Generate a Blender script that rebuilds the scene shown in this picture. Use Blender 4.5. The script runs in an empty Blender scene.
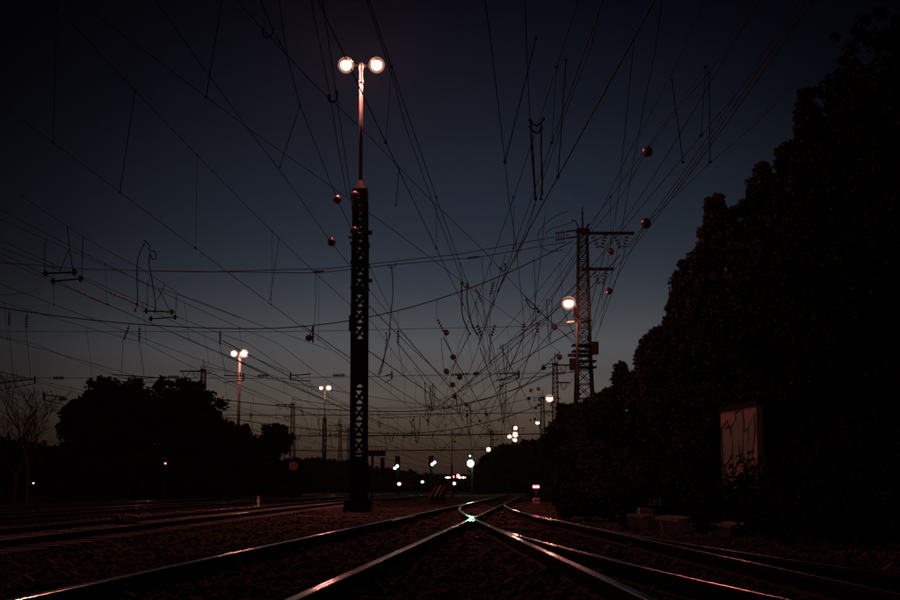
import bpy, math, random
import numpy as np
from mathutils import Vector, Matrix
R = math.radians
random.seed(7); rng = np.random.default_rng(7)
scn = bpy.context.scene
COL = scn.collection

# ------------------------------------------------------------------ camera
F = 1250.0            # focal length in pixels of the 900 px wide photograph
PITCH = R(5.0); SHIFT = 79.0; CAMZ = 0.75
cd = bpy.data.cameras.new('camera'); cam = bpy.data.objects.new('camera', cd); COL.objects.link(cam)
cd.lens = 50; cd.sensor_width = 36; cd.clip_start = 0.1; cd.clip_end = 6000; cd.shift_y = SHIFT / 900.0
cam.location = (0, 0, CAMZ); cam.rotation_euler = (R(90) + PITCH, 0, 0)
scn.camera = cam
scn.view_settings.view_transform = 'Standard'; scn.view_settings.look = 'None'
scn.view_settings.exposure = 0; scn.view_settings.gamma = 1
scn.render.engine = 'CYCLES'
scn.cycles.use_denoising = True
scn.cycles.max_bounces = 5; scn.cycles.diffuse_bounces = 2; scn.cycles.glossy_bounces = 3; scn.cycles.volume_bounces = 0
scn.cycles.sample_clamp_indirect = 2.0

def ray(px, py):
    x = (px - 450) / F; y = (300 - py + SHIFT) / F
    c, s = math.cos(PITCH), math.sin(PITCH)
    v = Vector((x, c - y * s, s + y * c))      # camera space (x, y, -1) turned by the pitch
    return v
def at_d(px, py, d):
    v = ray(px, py); return Vector((0, 0, CAMZ)) + v * (d / v.y)
def at_z(px, py, z):
    v = ray(px, py); return Vector((0, 0, CAMZ)) + v * ((z - CAMZ) / v.z)
GX = lambda px, d: at_d(px, 488, d).x

# ------------------------------------------------------------------ dusk sky
w = bpy.data.worlds.new('World'); scn.world = w; w.use_nodes = True
nt = w.node_tree; N = nt.nodes; L = nt.links
N.clear()
out = N.new('ShaderNodeOutputWorld'); bg = N.new('ShaderNodeBackground'); L.new(bg.outputs[0], out.inputs[0])
tc = N.new('ShaderNodeTexCoord'); sep = N.new('ShaderNodeSeparateXYZ'); L.new(tc.outputs['Generated'], sep.inputs[0])
# faint streaky cloud bands low over the horizon lift the look-up height a little
mp = N.new('ShaderNodeMapping'); mp.inputs['Scale'].default_value = (3, 3, 46); L.new(tc.outputs['Generated'], mp.inputs[0])
no = N.new('ShaderNodeTexNoise'); no.inputs['Scale'].default_value = 1.6; no.inputs['Detail'].default_value = 5; L.new(mp.outputs[0], no.inputs['Vector'])
ramp = N.new('ShaderNodeValToRGB'); L.new(sep.outputs[2], ramp.inputs[0])
er = ramp.color_ramp
stops = [(0.0, (.024, .0135, .0115)), (.015, (.036, .0195, .0150)), (.032, (.050, .0310, .0215)), (.050, (.080, .058, .042)), (.075, (.095, .083, .071)), (.110, (.082, .086, .090)),
         (.14, (.053, .060, .070)), (.17, (.0310, .0390, .0540)), (.20, (.0215, .0285, .0430)), (.23, (.0160, .0225, .0360)), (.30, (.0085, .0125, .0225)), (.37, (.0040, .0062, .0140)), (.6, (.0015, .0024, .006))]
while len(er.elements) < len(stops): er.elements.new(.9)
for e, (p, c) in zip(er.elements, stops): e.position = p; e.color = (*c, 1)
g = ray(478, 370).normalized()
dt = N.new('ShaderNodeVectorMath'); dt.operation = 'DOT_PRODUCT'; nm = N.new('ShaderNodeVectorMath'); nm.operation = 'NORMALIZE'
L.new(tc.outputs['Generated'], nm.inputs[0]); L.new(nm.outputs[0], dt.inputs[0]); dt.inputs[1].default_value = g
ac = N.new('ShaderNodeMath'); ac.operation = 'ARCCOSINE'; L.new(dt.outputs['Value'], ac.inputs[0])
mr = N.new('ShaderNodeMapRange'); mr.inputs[1].default_value = 0; mr.inputs[2].default_value = R(60); L.new(ac.outputs[0], mr.inputs[0])
r2 = N.new('ShaderNodeValToRGB'); L.new(mr.outputs[0], r2.inputs[0])
s2 = [(0, 1.05), (8 / 60, .95), (12 / 60, .76), (16 / 60, .52), (20 / 60, .27), (25 / 60, .09), (1, .02)]
while len(r2.color_ramp.elements) < len(s2): r2.color_ramp.elements.new(.9)
for e, (p, v) in zip(r2.color_ramp.elements, s2): e.position = p; e.color = (v, v, v, 1)
mul = N.new('ShaderNodeMix'); mul.data_type = 'RGBA'; mul.blend_type = 'MULTIPLY'; mul.inputs[0].default_value = 1
L.new(ramp.outputs[0], mul.inputs[6]); L.new(r2.outputs[0], mul.inputs[7])
cl = N.new('ShaderNodeMapRange'); cl.inputs[1].default_value = .35; cl.inputs[2].default_value = .7; cl.inputs[3].default_value = 1.06; cl.inputs[4].default_value = .80
L.new(no.outputs[0], cl.inputs[0])
# the bands fade out with height
bf = N.new('ShaderNodeMapRange'); bf.inputs[1].default_value = .04; bf.inputs[2].default_value = .14; bf.inputs[3].default_value = 1; bf.inputs[4].default_value = .12
L.new(sep.outputs[2], bf.inputs[0])
cm = N.new('ShaderNodeMix'); cm.data_type = 'FLOAT'; cm.inputs[2].default_value = 1
L.new(bf.outputs[0], cm.inputs[0]); L.new(cl.outputs[0], cm.inputs[3])
vm = N.new('ShaderNodeVectorMath'); vm.operation = 'SCALE'; L.new(mul.outputs[2], vm.inputs[0]); L.new(cm.outputs[0], vm.inputs['Scale'])
# warm fill light added to the unseen sky, low, behind and left of the viewer
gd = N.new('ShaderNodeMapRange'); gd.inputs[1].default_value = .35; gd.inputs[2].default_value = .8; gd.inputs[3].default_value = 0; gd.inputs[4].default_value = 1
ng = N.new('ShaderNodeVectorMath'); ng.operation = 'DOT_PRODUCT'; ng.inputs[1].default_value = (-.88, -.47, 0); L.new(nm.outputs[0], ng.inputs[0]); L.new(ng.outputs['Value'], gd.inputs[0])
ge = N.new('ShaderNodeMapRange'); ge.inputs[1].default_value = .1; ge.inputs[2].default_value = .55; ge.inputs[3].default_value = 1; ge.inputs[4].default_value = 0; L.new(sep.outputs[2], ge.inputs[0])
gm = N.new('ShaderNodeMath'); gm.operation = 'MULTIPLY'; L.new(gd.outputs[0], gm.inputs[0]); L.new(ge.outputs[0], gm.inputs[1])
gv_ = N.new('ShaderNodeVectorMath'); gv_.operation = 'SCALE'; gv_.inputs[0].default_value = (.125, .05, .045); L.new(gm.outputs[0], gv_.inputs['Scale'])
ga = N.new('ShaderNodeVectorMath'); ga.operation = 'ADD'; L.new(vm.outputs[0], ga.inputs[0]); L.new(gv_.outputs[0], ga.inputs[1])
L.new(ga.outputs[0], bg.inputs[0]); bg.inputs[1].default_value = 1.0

# ------------------------------------------------------------------ materials
def mat(name, col, rough=.7, metal=0, emit=None, es=0, noise=None, bump=0, col2=None, spec=.5):
    m = bpy.data.materials.new(name); m.use_nodes = True
    n = m.node_tree.nodes; l = m.node_tree.links; b = n['Principled BSDF']
    b.inputs['Base Color'].default_value = (*col, 1); b.inputs['Roughness'].default_value = rough; b.inputs['Metallic'].default_value = metal
    b.inputs['Specular IOR Level'].default_value = spec
    if emit: b.inputs['Emission Color'].default_value = (*emit, 1); b.inputs['Emission Strength'].default_value = es
    if noise:
        t = n.new('ShaderNodeTexNoise'); t.inputs['Scale'].default_value = noise; t.inputs['Detail'].default_value = 6
        o = n.new('ShaderNodeTexCoord'); l.new(o.outputs['Object'], t.inputs['Vector'])
        rp = n.new('ShaderNodeValToRGB'); l.new(t.outputs[0], rp.inputs[0])
        rp.color_ramp.elements[0].position = .35; rp.color_ramp.elements[1].position = .65
        rp.color_ramp.elements[0].color = (*col, 1); rp.color_ramp.elements[1].color = (*(col2 or [c * 1.8 for c in col]), 1)
        l.new(rp.outputs[0], b.inputs['Base Color'])
        if bump:
            bp = n.new('ShaderNodeBump'); bp.inputs['Strength'].default_value = bump; bp.inputs['Distance'].default_value = .02
            l.new(t.outputs[0], bp.inputs['Height']); l.new(bp.outputs[0], b.inputs['Normal'])
    return m
STEEL = mat('painted_steel', (.007, .007, .007), .75, .0, noise=3, col2=(.018, .012, .010), spec=.12)
GALV = mat('galvanised_pole', (.09, .085, .08), .55, .2, noise=5, col2=(.14, .13, .125))
WIRE = mat('wire_copper_oxide', (.005, .005, .005), .8, 0, noise=.8, col2=(.016, .010, .008), spec=.1)
CERAM = mat('brown_ceramic', (.02, .011, .009), .4, noise=8, spec=.25)
RAILTOP = mat('polished_rail_head', (.085, .075, .06), .17, 1, noise=7, col2=(.17, .155, .13))
RAILSIDE = mat('rusty_rail_web', (.02, .011, .008), .9, noise=9, col2=(.04, .02, .013), spec=.1)
WOODS = mat('tarred_sleeper', (.014, .011, .009), .95, noise=11, bump=.6, col2=(.04, .03, .025), spec=.1)
CONCR = mat('concrete', (.22, .19, .17), .9, noise=6, bump=.4, col2=(.36, .33, .3))
DARKC = mat('dark_cast_iron', (.012, .011, .011), .75, .1, noise=8, spec=.15)
LEAF = mat('leaf_green', (.016, .020, .010), .8, noise=2.2, col2=(.036, .036, .018), spec=.1)
LEAF2 = mat('leaf_dark_green', (.016, .023, .011), .8, noise=1.5, col2=(.036, .04, .018), spec=.12)
BARK = mat('bark', (.05, .038, .03), .95, noise=7, bump=.8)
WHITE = mat('white_paint', (.7, .68, .64), .5, noise=6, col2=(.55, .52, .48))
RED = mat('red_paint', (.13, .02, .016), .5, noise=6)
BLACK = mat('black_paint', (.004, .004, .004), .8, noise=6, spec=.08)
BALLM = mat('marker_ball_skin', (.09, .055, .048), .32, noise=5, col2=(.15, .085, .075), spec=.9)
BRICK = mat('painted_wall', (.45, .33, .30), .9, noise=7, bump=.5, col2=(.64, .48, .43))
ROOF_SHADE = mat('bitumen_roof_shaded_wall', (.01, .01, .01), .9, noise=8, spec=.1)
G_GREY = mat('spray_grey', (.27, .38, .33), .8, noise=9, col2=(.37, .5, .44))
G_BLACK = mat('spray_black', (.008, .008, .008), .6, noise=9)
def lampmat(name, col, s): return mat(name, (.8, .8, .8), .4, 0, emit=col, es=s)
L_WARM = lampmat('sodium_lamp_glow', (1, .62, .40), 14)
L_WARMF = lampmat('far_sodium_lamp_glow', (1, .55, .34), 9)
L_GREEN = lampmat('green_signal_glow', (.45, 1, .62), 45)
L_CYAN = lampmat('white_green_signal_glow', (.62, 1, .90), 5)
L_RED = lampmat('red_signal_glow', (1, .10, .10), 9)
L_PINK = lampmat('pinkish_lamp_glow', (1, .5, .42), 5)
L_WHITE = lampmat('white_lamp_glow', (1, .93, .85), 3)
L_PALE = lampmat('pale_green_lamp_glow', (.8, 1, .75), 7)

# ------------------------------------------------------------------ mesh builder
class MB:
    def __init__(s): s.v = []; s.f = []; s.m = []
    def add(s, vs, fs, mi=0):
        o = len(s.v); s.v += [tuple(v) for v in vs]; s.f += [tuple(i + o for i in f) for f in fs]; s.m += [mi] * len(fs); return s
    def box(s, c, size, rz=0, mi=0, M=None, taper=1.0):
        x, y, z = [q / 2 for q in size]; vs = []
        for dz in (-1, 1):
            t = taper if dz > 0 else 1
            for dx, dy in ((-1, -1), (1, -1), (1, 1), (-1, 1)): vs.append(Vector((dx * x * t, dy * y * t, dz * z)))
        if M is None: M = Matrix.Rotation(rz, 3, 'Z')
        return s.add([M @ v + Vector(c) for v in vs], [(3, 2, 1, 0), (4, 5, 6, 7), (0, 1, 5, 4), (1, 2, 6, 5), (2, 3, 7, 6), (3, 0, 4, 7)], mi)
    def bar(s, a, b, w, h=None, mi=0):
        a = Vector(a); b = Vector(b); d = b - a
        if d.length < 1e-5: return s
        return s.box((a + b) / 2, (w, h or w, d.length), mi=mi, M=d.to_track_quat('Z', 'Y').to_matrix())
    def tube(s, pts, r, n=6, mi=0, cap=True):
        pts = [Vector(p) for p in pts]; k = len(pts); rs = r if isinstance(r, (list, tuple)) else [r] * k
        vs = []
        for i, p in enumerate(pts):
            d = (pts[min(i + 1, k - 1)] - pts[max(i - 1, 0)]).normalized()
            up = Vector((0, 0, 1)) if abs(d.z) < .9 else Vector((0, 1, 0))
            a = d.cross(up).normalized(); b = d.cross(a).normalized()
            for j in range(n):
                t = 2 * math.pi * j / n; vs.append(p + (a * math.cos(t) + b * math.sin(t)) * rs[i])
        fs = [(i * n + j, (i + 1) * n + j, (i + 1) * n + (j + 1) % n, i * n + (j + 1) % n) for i in range(k - 1) for j in range(n)]
        if cap: fs += [tuple(range(n)), tuple(range((k - 1) * n + n - 1, (k - 1) * n - 1, -1))]
        return s.add(vs, fs, mi)
    def lathe(s, prof, c, n=12, mi=0, M=None):
        c = Vector(c); vs = []
        for r, z in prof:
            for j in range(n):
                t = 2 * math.pi * j / n; v = Vector((r * math.cos(t), r * math.sin(t), z))
                vs.append(c + (M @ v if M else v))
        k = len(prof)
        fs = [(i * n + j, i * n + (j + 1) % n, (i + 1) * n + (j + 1) % n, (i + 1) * n + j) for i in range(k - 1) for j in range(n)]
        fs += [tuple(range(n - 1, -1, -1)), tuple(range((k - 1) * n, k * n))]
        return s.add(vs, fs, mi)
    def ball(s, c, r, sq=1.0, n=12, mi=0):
        prof = [(max(1e-4, r * math.sin(math.pi * i / 8)), -r * sq * math.cos(math.pi * i / 8)) for i in range(9)]
        return s.lathe(prof, c, n, mi)
    def build(s, name, mats, parent=None, smooth=False, loc=None):
        me = bpy.data.meshes.new(name)
        me.from_pydata(s.v, [], s.f)
        mats = mats if isinstance(mats, (list, tuple)) else [mats]
        for m in mats: me.materials.append(m)
        if len(mats) > 1: me.polygons.foreach_set('material_index', s.m)
        if smooth: me.polygons.foreach_set('use_smooth', [True] * len(s.f))
        me.update()
        o = bpy.data.objects.new(name, me); COL.objects.link(o)
        if parent: o.parent = parent
        if loc is not None: o.location = loc
        return o

def tag(o, label=None, cat=None, group=None, kind=None):
    if label: o['label'] = label
    if cat: o['category'] = cat
    if group: o['group'] = group
    if kind: o['kind'] = kind
    return o
def empty(name, loc, label, cat, group=None, rz=0):
    o = bpy.data.objects.new(name, None); COL.objects.link(o); o.location = loc; o.rotation_euler.z = rz; o.empty_display_size = .3
    return tag(o, label, cat, group)
def children(o): return [c for c in list(COL.objects) if c.parent == o]
def copy_tree(o, parent=None):
    c = o.copy(); COL.objects.link(c); c.parent = parent
    for ch in children(o): copy_tree(ch, c)
    return c
def point(name, loc, col, power, radius, parent=None):
    ld = bpy.data.lights.new(name, 'POINT'); ld.color = col; ld.energy = power; ld.shadow_soft_size = radius
    o = bpy.data.objects.new(name, ld); COL.objects.link(o); o.location = loc
    if parent: o.parent = parent
    return o
SOD = (1, .25, .19)
P_MAIN = 9000

# ------------------------------------------------------------------ ground
def noise2(x, y, s, seed):
    r = np.random.default_rng(seed); g = r.random((64, 64)) * 2 - 1
    X = x / s; Y = y / s; i = np.floor(X).astype(int); j = np.floor(Y).astype(int); fx = X - i; fy = Y - j
    fx = fx * fx * (3 - 2 * fx); fy = fy * fy * (3 - 2 * fy)
    a = g[i % 64, j % 64]; b = g[(i + 1) % 64, j % 64]; c = g[i % 64, (j + 1) % 64]; d = g[(i + 1) % 64, (j + 1) % 64]
    return (a * (1 - fx) + b * fx) * (1 - fy) + (c * (1 - fx) + d * fx) * fy
def c1(d): return -2.10 + .0705 * d
TQ = 53.5
def c2(d):
    return c1(d) + (1.44 + .105 * (26.1 - d) if d <= 26.1 else .00192 * max(0, TQ - d) ** 2)
def c3(d): return c2(d) + .0038 * max(0, 21 - d) ** 2
def hgt(x, y):
    h = noise2(x, y, .09, 1) * .016 + noise2(x, y, .31, 2) * .018 + noise2(x, y, 1.7, 3) * .03
    # the ballast lies lower between the rails and banks up a little beside them
    near = (y < 70)
    h = h - .022
    right = np.clip((x - (4.2 + .0 * y)) / 3, 0, 1); h = h + right * .18 * (y > 5)
    return h
xs = np.concatenate([-np.geomspace(900, 14, 24), np.arange(-13.5, -5, .25), np.arange(-5, 6, .075), np.arange(6, 14, .25), np.geomspace(14.5, 900, 24)])
ys = np.concatenate([[-300, -100, -40, -15, -5, 0, 2, 4], np.arange(5, 14, .07), np.arange(14, 30, .13), np.arange(30, 60, .3), np.arange(60, 130, 1.2), np.geomspace(131, 1000, 22)])
X, Y = np.meshgrid(xs, ys); Z = hgt(X, Y); Z[(np.abs(X) > 120) | (Y > 200) | (Y < 1)] = -.03
nx, ny = len(xs), len(ys)
gv = np.stack([X.ravel(), Y.ravel(), Z.ravel()], 1)
idx = np.arange(nx * ny).reshape(ny, nx)
gf = np.stack([idx[:-1, :-1].ravel(), idx[:-1, 1:].ravel(), idx[1:, 1:].ravel(), idx[1:, :-1].ravel()], 1)
def np_mesh(name, v, f, mats, k=4, smooth=False, parent=None, mi=None):
    me = bpy.data.meshes.new(name); me.vertices.add(len(v)); me.vertices.foreach_set('co', np.asarray(v, np.float32).ravel())
    me.loops.add(f.size); me.loops.foreach_set('vertex_index', f.ravel().astype(np.int32))
    me.polygons.add(len(f)); me.polygons.foreach_set('loop_start', np.arange(0, f.size, k, dtype=np.int32)); me.polygons.foreach_set('loop_total', np.full(len(f), k, np.int32))
    for m in (mats if isinstance(mats, (list, tuple)) else [mats]): me.materials.append(m)
    if mi is not None: me.polygons.foreach_set('material_index', mi.astype(np.int32))
    me.update(calc_edges=True); me.validate()
    o = bpy.data.objects.new(name, me); COL.objects.link(o)
    if parent: o.parent = parent
    return o
GM = bpy.data.materials.new('ballast_ground'); GM.use_nodes = True
n = GM.node_tree.nodes; l = GM.node_tree.links; b = n['Principled BSDF']; b.inputs['Roughness'].default_value = .95; b.inputs['Specular IOR Level'].default_value = .15
co = n.new('ShaderNodeTexCoord'); vo = n.new('ShaderNodeTexVoronoi'); vo.inputs['Scale'].default_value = 16; l.new(co.outputs['Object'], vo.inputs['Vector'])
rp = n.new('ShaderNodeValToRGB'); l.new(vo.outputs['Color'], rp.inputs[0])
rp.color_ramp.elements[0].color = (.010, .008, .007, 1); rp.color_ramp.elements[1].color = (.15, .115, .10, 1)
n2 = n.new('ShaderNodeTexNoise'); n2.inputs['Scale'].default_value = .55; n2.inputs['Detail'].default_value = 5; l.new(co.outputs['Object'], n2.inputs['Vector'])
r3 = n.new('ShaderNodeValToRGB'); l.new(n2.outputs[0], r3.inputs[0]); r3.color_ramp.elements[0].position = .38; r3.color_ramp.elements[1].position = .62
r3.color_ramp.elements[0].color = (.12, .12, .12, 1); r3.color_ramp.elements[1].color = (1, 1, 1, 1)
mx = n.new('ShaderNodeMix'); mx.data_type = 'RGBA'; mx.blend_type = 'MULTIPLY'; mx.inputs[0].default_value = 1
l.new(rp.outputs[0], mx.inputs[6]); l.new(r3.outputs[0], mx.inputs[7]); l.new(mx.outputs[2], b.inputs['Base Color'])
bp = n.new('ShaderNodeBump'); bp.inputs['Strength'].default_value = .9; bp.inputs['Distance'].default_value = .03; l.new(vo.outputs['Distance'], bp.inputs['Height']); l.new(bp.outputs[0], b.inputs['Normal'])
tag(np_mesh('ground', gv, gf, GM), kind='structure')

# loose ballast stones
STONE = mat('ballast_stone', (.016, .012, .011), .85, noise=1.6, col2=(.26, .19, .17), spec=.25)
ns = 26000
d = 6.5 * (75 / 6.5) ** rng.random(ns); px = rng.random(ns) * 960 - 30
sx = (px - 450) / F * d; keep = (sx > -9) & (sx < 5.2) & ~((d < 9) & (rng.random(ns) < .3)); sx = sx[keep]; sy = d[keep]; ns = len(sx)
sz = hgt(sx, sy)
octa = np.array([[1, 0, 0], [0, 1, 0], [-1, 0, 0], [0, -1, 0], [.1, .1, .8], [0, -.1, -.8]])
of = np.array([[0, 1, 4], [1, 2, 4], [2, 3, 4], [3, 0, 4], [1, 0, 5], [2, 1, 5], [3, 2, 5], [0, 3, 5]])
size = rng.uniform(.016, .04, ns) * (1 + (rng.random(ns) < .07) * 1.2)
ang = rng.random(ns) * 6.28; jit = rng.uniform(.6, 1.25, (ns, 6, 3))
v = octa[None] * jit * size[:, None, None]
ca, sa = np.cos(ang)[:, None], np.sin(ang)[:, None]
v = np.stack([v[..., 0] * ca - v[..., 1] * sa, v[..., 0] * sa + v[..., 1] * ca, v[..., 2] * .9], -1)
v += np.stack([sx, sy, sz + size * .35], 1)[:, None, :]
f = (of[None] + (np.arange(ns) * 6)[:, None, None]).reshape(-1, 3)
tag(np_mesh('ballast_stones', v.reshape(-1, 3), f, STONE, 3), 'loose grey brown ballast stones strewn between the rails', 'ballast', kind='stuff')

# ------------------------------------------------------------------ tracks
RT = .15
prof = [(-.036, RT - .004), (-.030, RT), (.030, RT), (.036, RT - .004), (.035, RT - .038), (.010, RT - .05), (.010, .022), (.065, .006), (.065, -.06), (-.065, -.06), (-.065, .006), (-.010, .022), (-.010, RT - .05), (-.035, RT - .038)]
def rail_mesh(pts, dz=0.0, name='rail', parent=None, top=RAILTOP):
    n_ = len(prof); v = []; fs = []; mi = []
    for i, p in enumerate(pts):
        a = Vector(pts[max(i - 1, 0)]); c = Vector(pts[min(i + 1, len(pts) - 1)]); t = (c - a).normalized(); s = Vector((t.y, -t.x))
        for (u, z) in prof: v.append((p[0] + s.x * u, p[1] + s.y * u, z + dz))
    for i in range(len(pts) - 1):
        for j in range(n_):
            k = (j + 1) % n_; fs.append((i * n_ + j, i * n_ + k, (i + 1) * n_ + k, (i + 1) * n_ + j)); mi.append(0 if j in (0, 1, 2) else 1)
    fs += [tuple(range(n_)), tuple(reversed(range((len(pts) - 1) * n_, len(pts) * n_)))]; mi += [1, 1]
    m = MB(); m.v = v; m.f = fs; m.m = mi
    return m.build(name, [top, RAILSIDE], parent)
def steps(a, b):
    o = []; d = a
    while d < b: o.append(d); d += max(.8, d * .05)
    return o + [b]
def off(fn, s, d0, d1):
    o = []
    for d in steps(d0, d1):
        sl = (fn(d + .2) - fn(d - .2)) / .4; L_ = math.hypot(1, sl); o.append((fn(d) + s / L_, d - s * sl / L_))
    return o
G2 = .7535
def sleeper(parent, x0, x1, d, sl, z=-.028):
    m = MB(); m.box((0, 0, 0), (x1 - x0, .25, .16)); o = m.build('sleeper', WOODS, parent)
    o.location = ((x0 + x1) / 2 - parent.location.x, d - parent.location.y, z - .08 + random.uniform(-.004, .004)); o.rotation_euler.z = -sl + random.uniform(-.01, .01)
    return o
t1 = empty('railway_track', (0, 0, 0), 'straight railway track running from lower left through the bright crossing toward the horizon', 'railway track', 'railway tracks')
rail_mesh(off(c1, -G2, 1, 320), 0, parent=t1); rail_mesh(off(c1, G2, 1, 320), 0, parent=t1)
k = 0; dd = 4.0
while k < 80:
    d = dd + k * .62
    if d < 14.5: sleeper(t1, c1(d) - 1.3, c1(d) + 1.3, d, .07)
    else: sleeper(t1, c1(d) - 1.3, max(c2(d), c1(d)) + 1.3, d, .03)
    k += 1
far = MB()
for i in range(300):
    d = dd + (80 + i) * .62; far.box((c1(d), d, -.085), (2.6, .25, .16), -.07)
tag(far.build('distant_sleepers', WOODS, t1), kind='stuff')
# frog, wing rails and check rails
fd = 26.1
w1 = rail_mesh([(c1(fd) + G2 - .06 + .0, fd + 1.4), (c1(fd) + G2 - .01, fd + .2), (c2(fd - 2) - G2 - .055, fd - 2.2), (c2(fd - 3) - G2 - .10, fd - 3)], -.003, 'wing_rail', t1)
w2 = rail_mesh([(c2(fd) - G2 + .06, fd + 1.4), (c2(fd) - G2 + .01, fd + .25), (c1(fd - 2) + G2 + .055, fd - 2.2), (c1(fd - 3) + G2 + .1, fd - 3)], -.003, 'wing_rail', t1)
rail_mesh([(c1(d) - G2 + .095, d) for d in (fd - 2.5, fd, fd + 1.8)], -.002, 'check_rail', t1)
t2 = empty('railway_track', (0, 0, 0), 'railway track curving from lower right into the bright crossing', 'railway track', 'railway tracks')
rail_mesh(off(c2, -G2, 1, 51), .003, parent=t2); rail_mesh(off(c2, G2, 1, 47), .003, parent=t2)
rail_mesh([(c2(d) + G2 - .095, d) for d in (fd - 2.5, fd, fd + 1.8)], .001, 'check_rail', t2)
k = 0
while 4 + k * .62 < 14.4:
    d = 4 + k * .62; sleeper(t2, c2(d) - 1.25, c3(d) + 1.3, d, -.035); k += 1
t3 = empty('railway_track', (0, 0, 0), 'branching railway track splitting off to the far lower right', 'railway track', 'railway tracks')
rail_mesh(off(c3, -G2, 1, 18.6), .006, parent=t3); rail_mesh(off(c3, G2, 1, 18.6), .006, parent=t3)
# tracks on the left
cL = lambda d: -6.25 + .008 * d
def cLa(d): return -6.3 + .016 * d if d < 60 else -5.34 + .045 * (d - 60)
tl = [(lambda d: cLa(d), 'nearest of the left hand tracks with pale sleeper ends showing'),
      (lambda d: cLa(d) - 4.6, 'second track on the left, passing just beyond the small point machine boxes'),
      (lambda d: cLa(d) - 9.4, 'farthest track on the left, below the dark rounded trees')]
for qi, (fn, lab) in enumerate(tl):
    t = empty('railway_track', (0, 0, 0), lab, 'railway track', 'railway tracks')
    rail_mesh(off(fn, -G2, 12, 300), 0, parent=t); rail_mesh(off(fn, G2, 12, 300), 0, parent=t)
    for i in range(90 if qi == 0 else 60):
        d = 13 + i * .62; s_ = sleeper(t, fn(d) - 1.3, fn(d) + 1.3, d, .016, .03)
        if qi == 0: s_.data.materials[0] = CONCR; s_.location.z += .02
    far = MB()
    for i in range(160):
        d = (69 if qi == 0 else 51) + i * .7; far.box((fn(d), d, -.06), (2.6, .25, .16), -.03)
    tag(far.build('distant_sleepers', WOODS, t), kind='stuff')

# ------------------------------------------------------------------ lattice masts
def lattice(parent, h, w0, w1_, leg=.07, br=.035, n_=12, z0=0, bname='bracing', lname='leg', gusset=None):
    for sx_ in (-1, 1):
        for sy_ in (-1, 1):
            m = MB(); a = (sx_ * w0 / 2, sy_ * w0 / 2, z0); c = (sx_ * w1_ / 2, sy_ * w1_ / 2, z0 + h)
            m.bar(a, c, leg, leg * .9); m.build(lname, STEEL, parent)
    m = MB()
    for i in range(n_):
        t0, t1_ = i / n_, (i + 1) / n_; wa = w0 + (w1_ - w0) * t0; wb = w0 + (w1_ - w0) * t1_; za = z0 + h * t0; zb = z0 + h * t1_
        for k in range(4):
            r_ = Matrix.Rotation(k * math.pi / 2, 3, 'Z')
            A = r_ @ Vector((-wa / 2, -wa / 2, za)); B = r_ @ Vector((wa / 2, -wa / 2, za)); C = r_ @ Vector((wb / 2, -wb / 2, zb)); D = r_ @ Vector((-wb / 2, -wb / 2, zb))
            m.bar(A, C, br); m.bar(B, D, br * .96); m.bar(D, C, br * 1.1)
    m.build(bname, STEEL, parent)
def ins_string(m, a, b, r=.075, n_=5):
    a = Vector(a); b = Vector(b); m.tube([a, b], .014, 5)
    M = (b - a).to_track_quat('Z', 'Y').to_matrix()
    for i in range(n_):
        p = a.lerp(b, .18 + .64 * i / max(1, n_ - 1)); m.lathe([(.03, -.03), (r, -.008), (r * .85, .012), (.03, .04)], p, 8, 0, M)
def yard_mast(s=1):       # s = +1 arms to the right, -1 to the left
    root = empty('lattice_mast', (0, 0, 0), 'x', 'mast')
    m = MB(); m.box((0, 0, .15), (1.3, 1.3, .4)); m.build('foundation', DARKC, root)
    lattice(root, 6.2, 1.12, .58, .085, .036, 10, .3)
    lattice(root, 5.5, .575, .38, .07, .034, 13, 6.5, 'upper_bracing', 'upper_leg')
    m = MB(); m.box((0, 0, 12.05), (.56, .56, .14)); m.tube([(0, 0, 12.1), (0, 0, 13.15)], [.05, .022], 6); m.lathe([(.02, 0), (.085, .04), (.02, .1)], (0, 0, 12.8), 8); m.lathe([(.02, 0), (.07, .04), (.02, .1)], (0, 0, 12.55), 8)
    m.tube([(-s * .12, 0, 12.1), (-s * .3, 0, 12.5), (-s * .5, 0, 12.55)], .03, 5); m.tube([(s * .1, 0, 12.1), (s * .3, 0, 12.38)], .045, 6); m.build('mast_head', STEEL, root)
    for z, L_, vs in ((11.95, 2.05, (.72, 1.7)), (10.35, 1.12, (.75,))):
        m = MB(); m.box((s * (L_ / 2 + .1), 0, z), (L_ + .3, .12, .13)); m.bar((s * .2, 0, z - .5), (s * L_ * .55, 0, z - .06), .04); a_ = m.build('crossarm', STEEL, root)
        for x in vs:
            for q in (-1, 1):
                m = MB(); ins_string(m, (s * (x + q * .3), 0, z - .06), (s * (x + .05 + q * .05), 0, z - .72), .12, 4); m.build('insulator', CERAM, a_)
    m = MB()
    for z in (11.8, 12.1): m.bar((-s * .2, 0, z), (-s * .75, 0, z - .08), .06)
    a_ = m.build('tension_bracket', STEEL, root)
    for z in (11.72, 12.0):
        m = MB(); ins_string(m, (-s * .75, 0, z), (-s * 1.25, 0, z - .07), .095, 4); m.build('insulator', CERAM, a_)
    for z, w_ in ((3.5, 1.0), (6.52, .72), (8.05, .62)):
        m = MB(); m.box((0, 0, z), (w_, w_, .08)); m.build('collar', STEEL, root)
    return root
pR = yard_mast(1); pR.scale = (1, 1, 1.012)
pR.location = (GX(585, 55), 55, 0)
tag(pR, 'tall lattice mast with two crossarms beside the bright side lamp', 'mast', 'lattice masts along the yard')
pR.name = 'lattice_mast'
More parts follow.
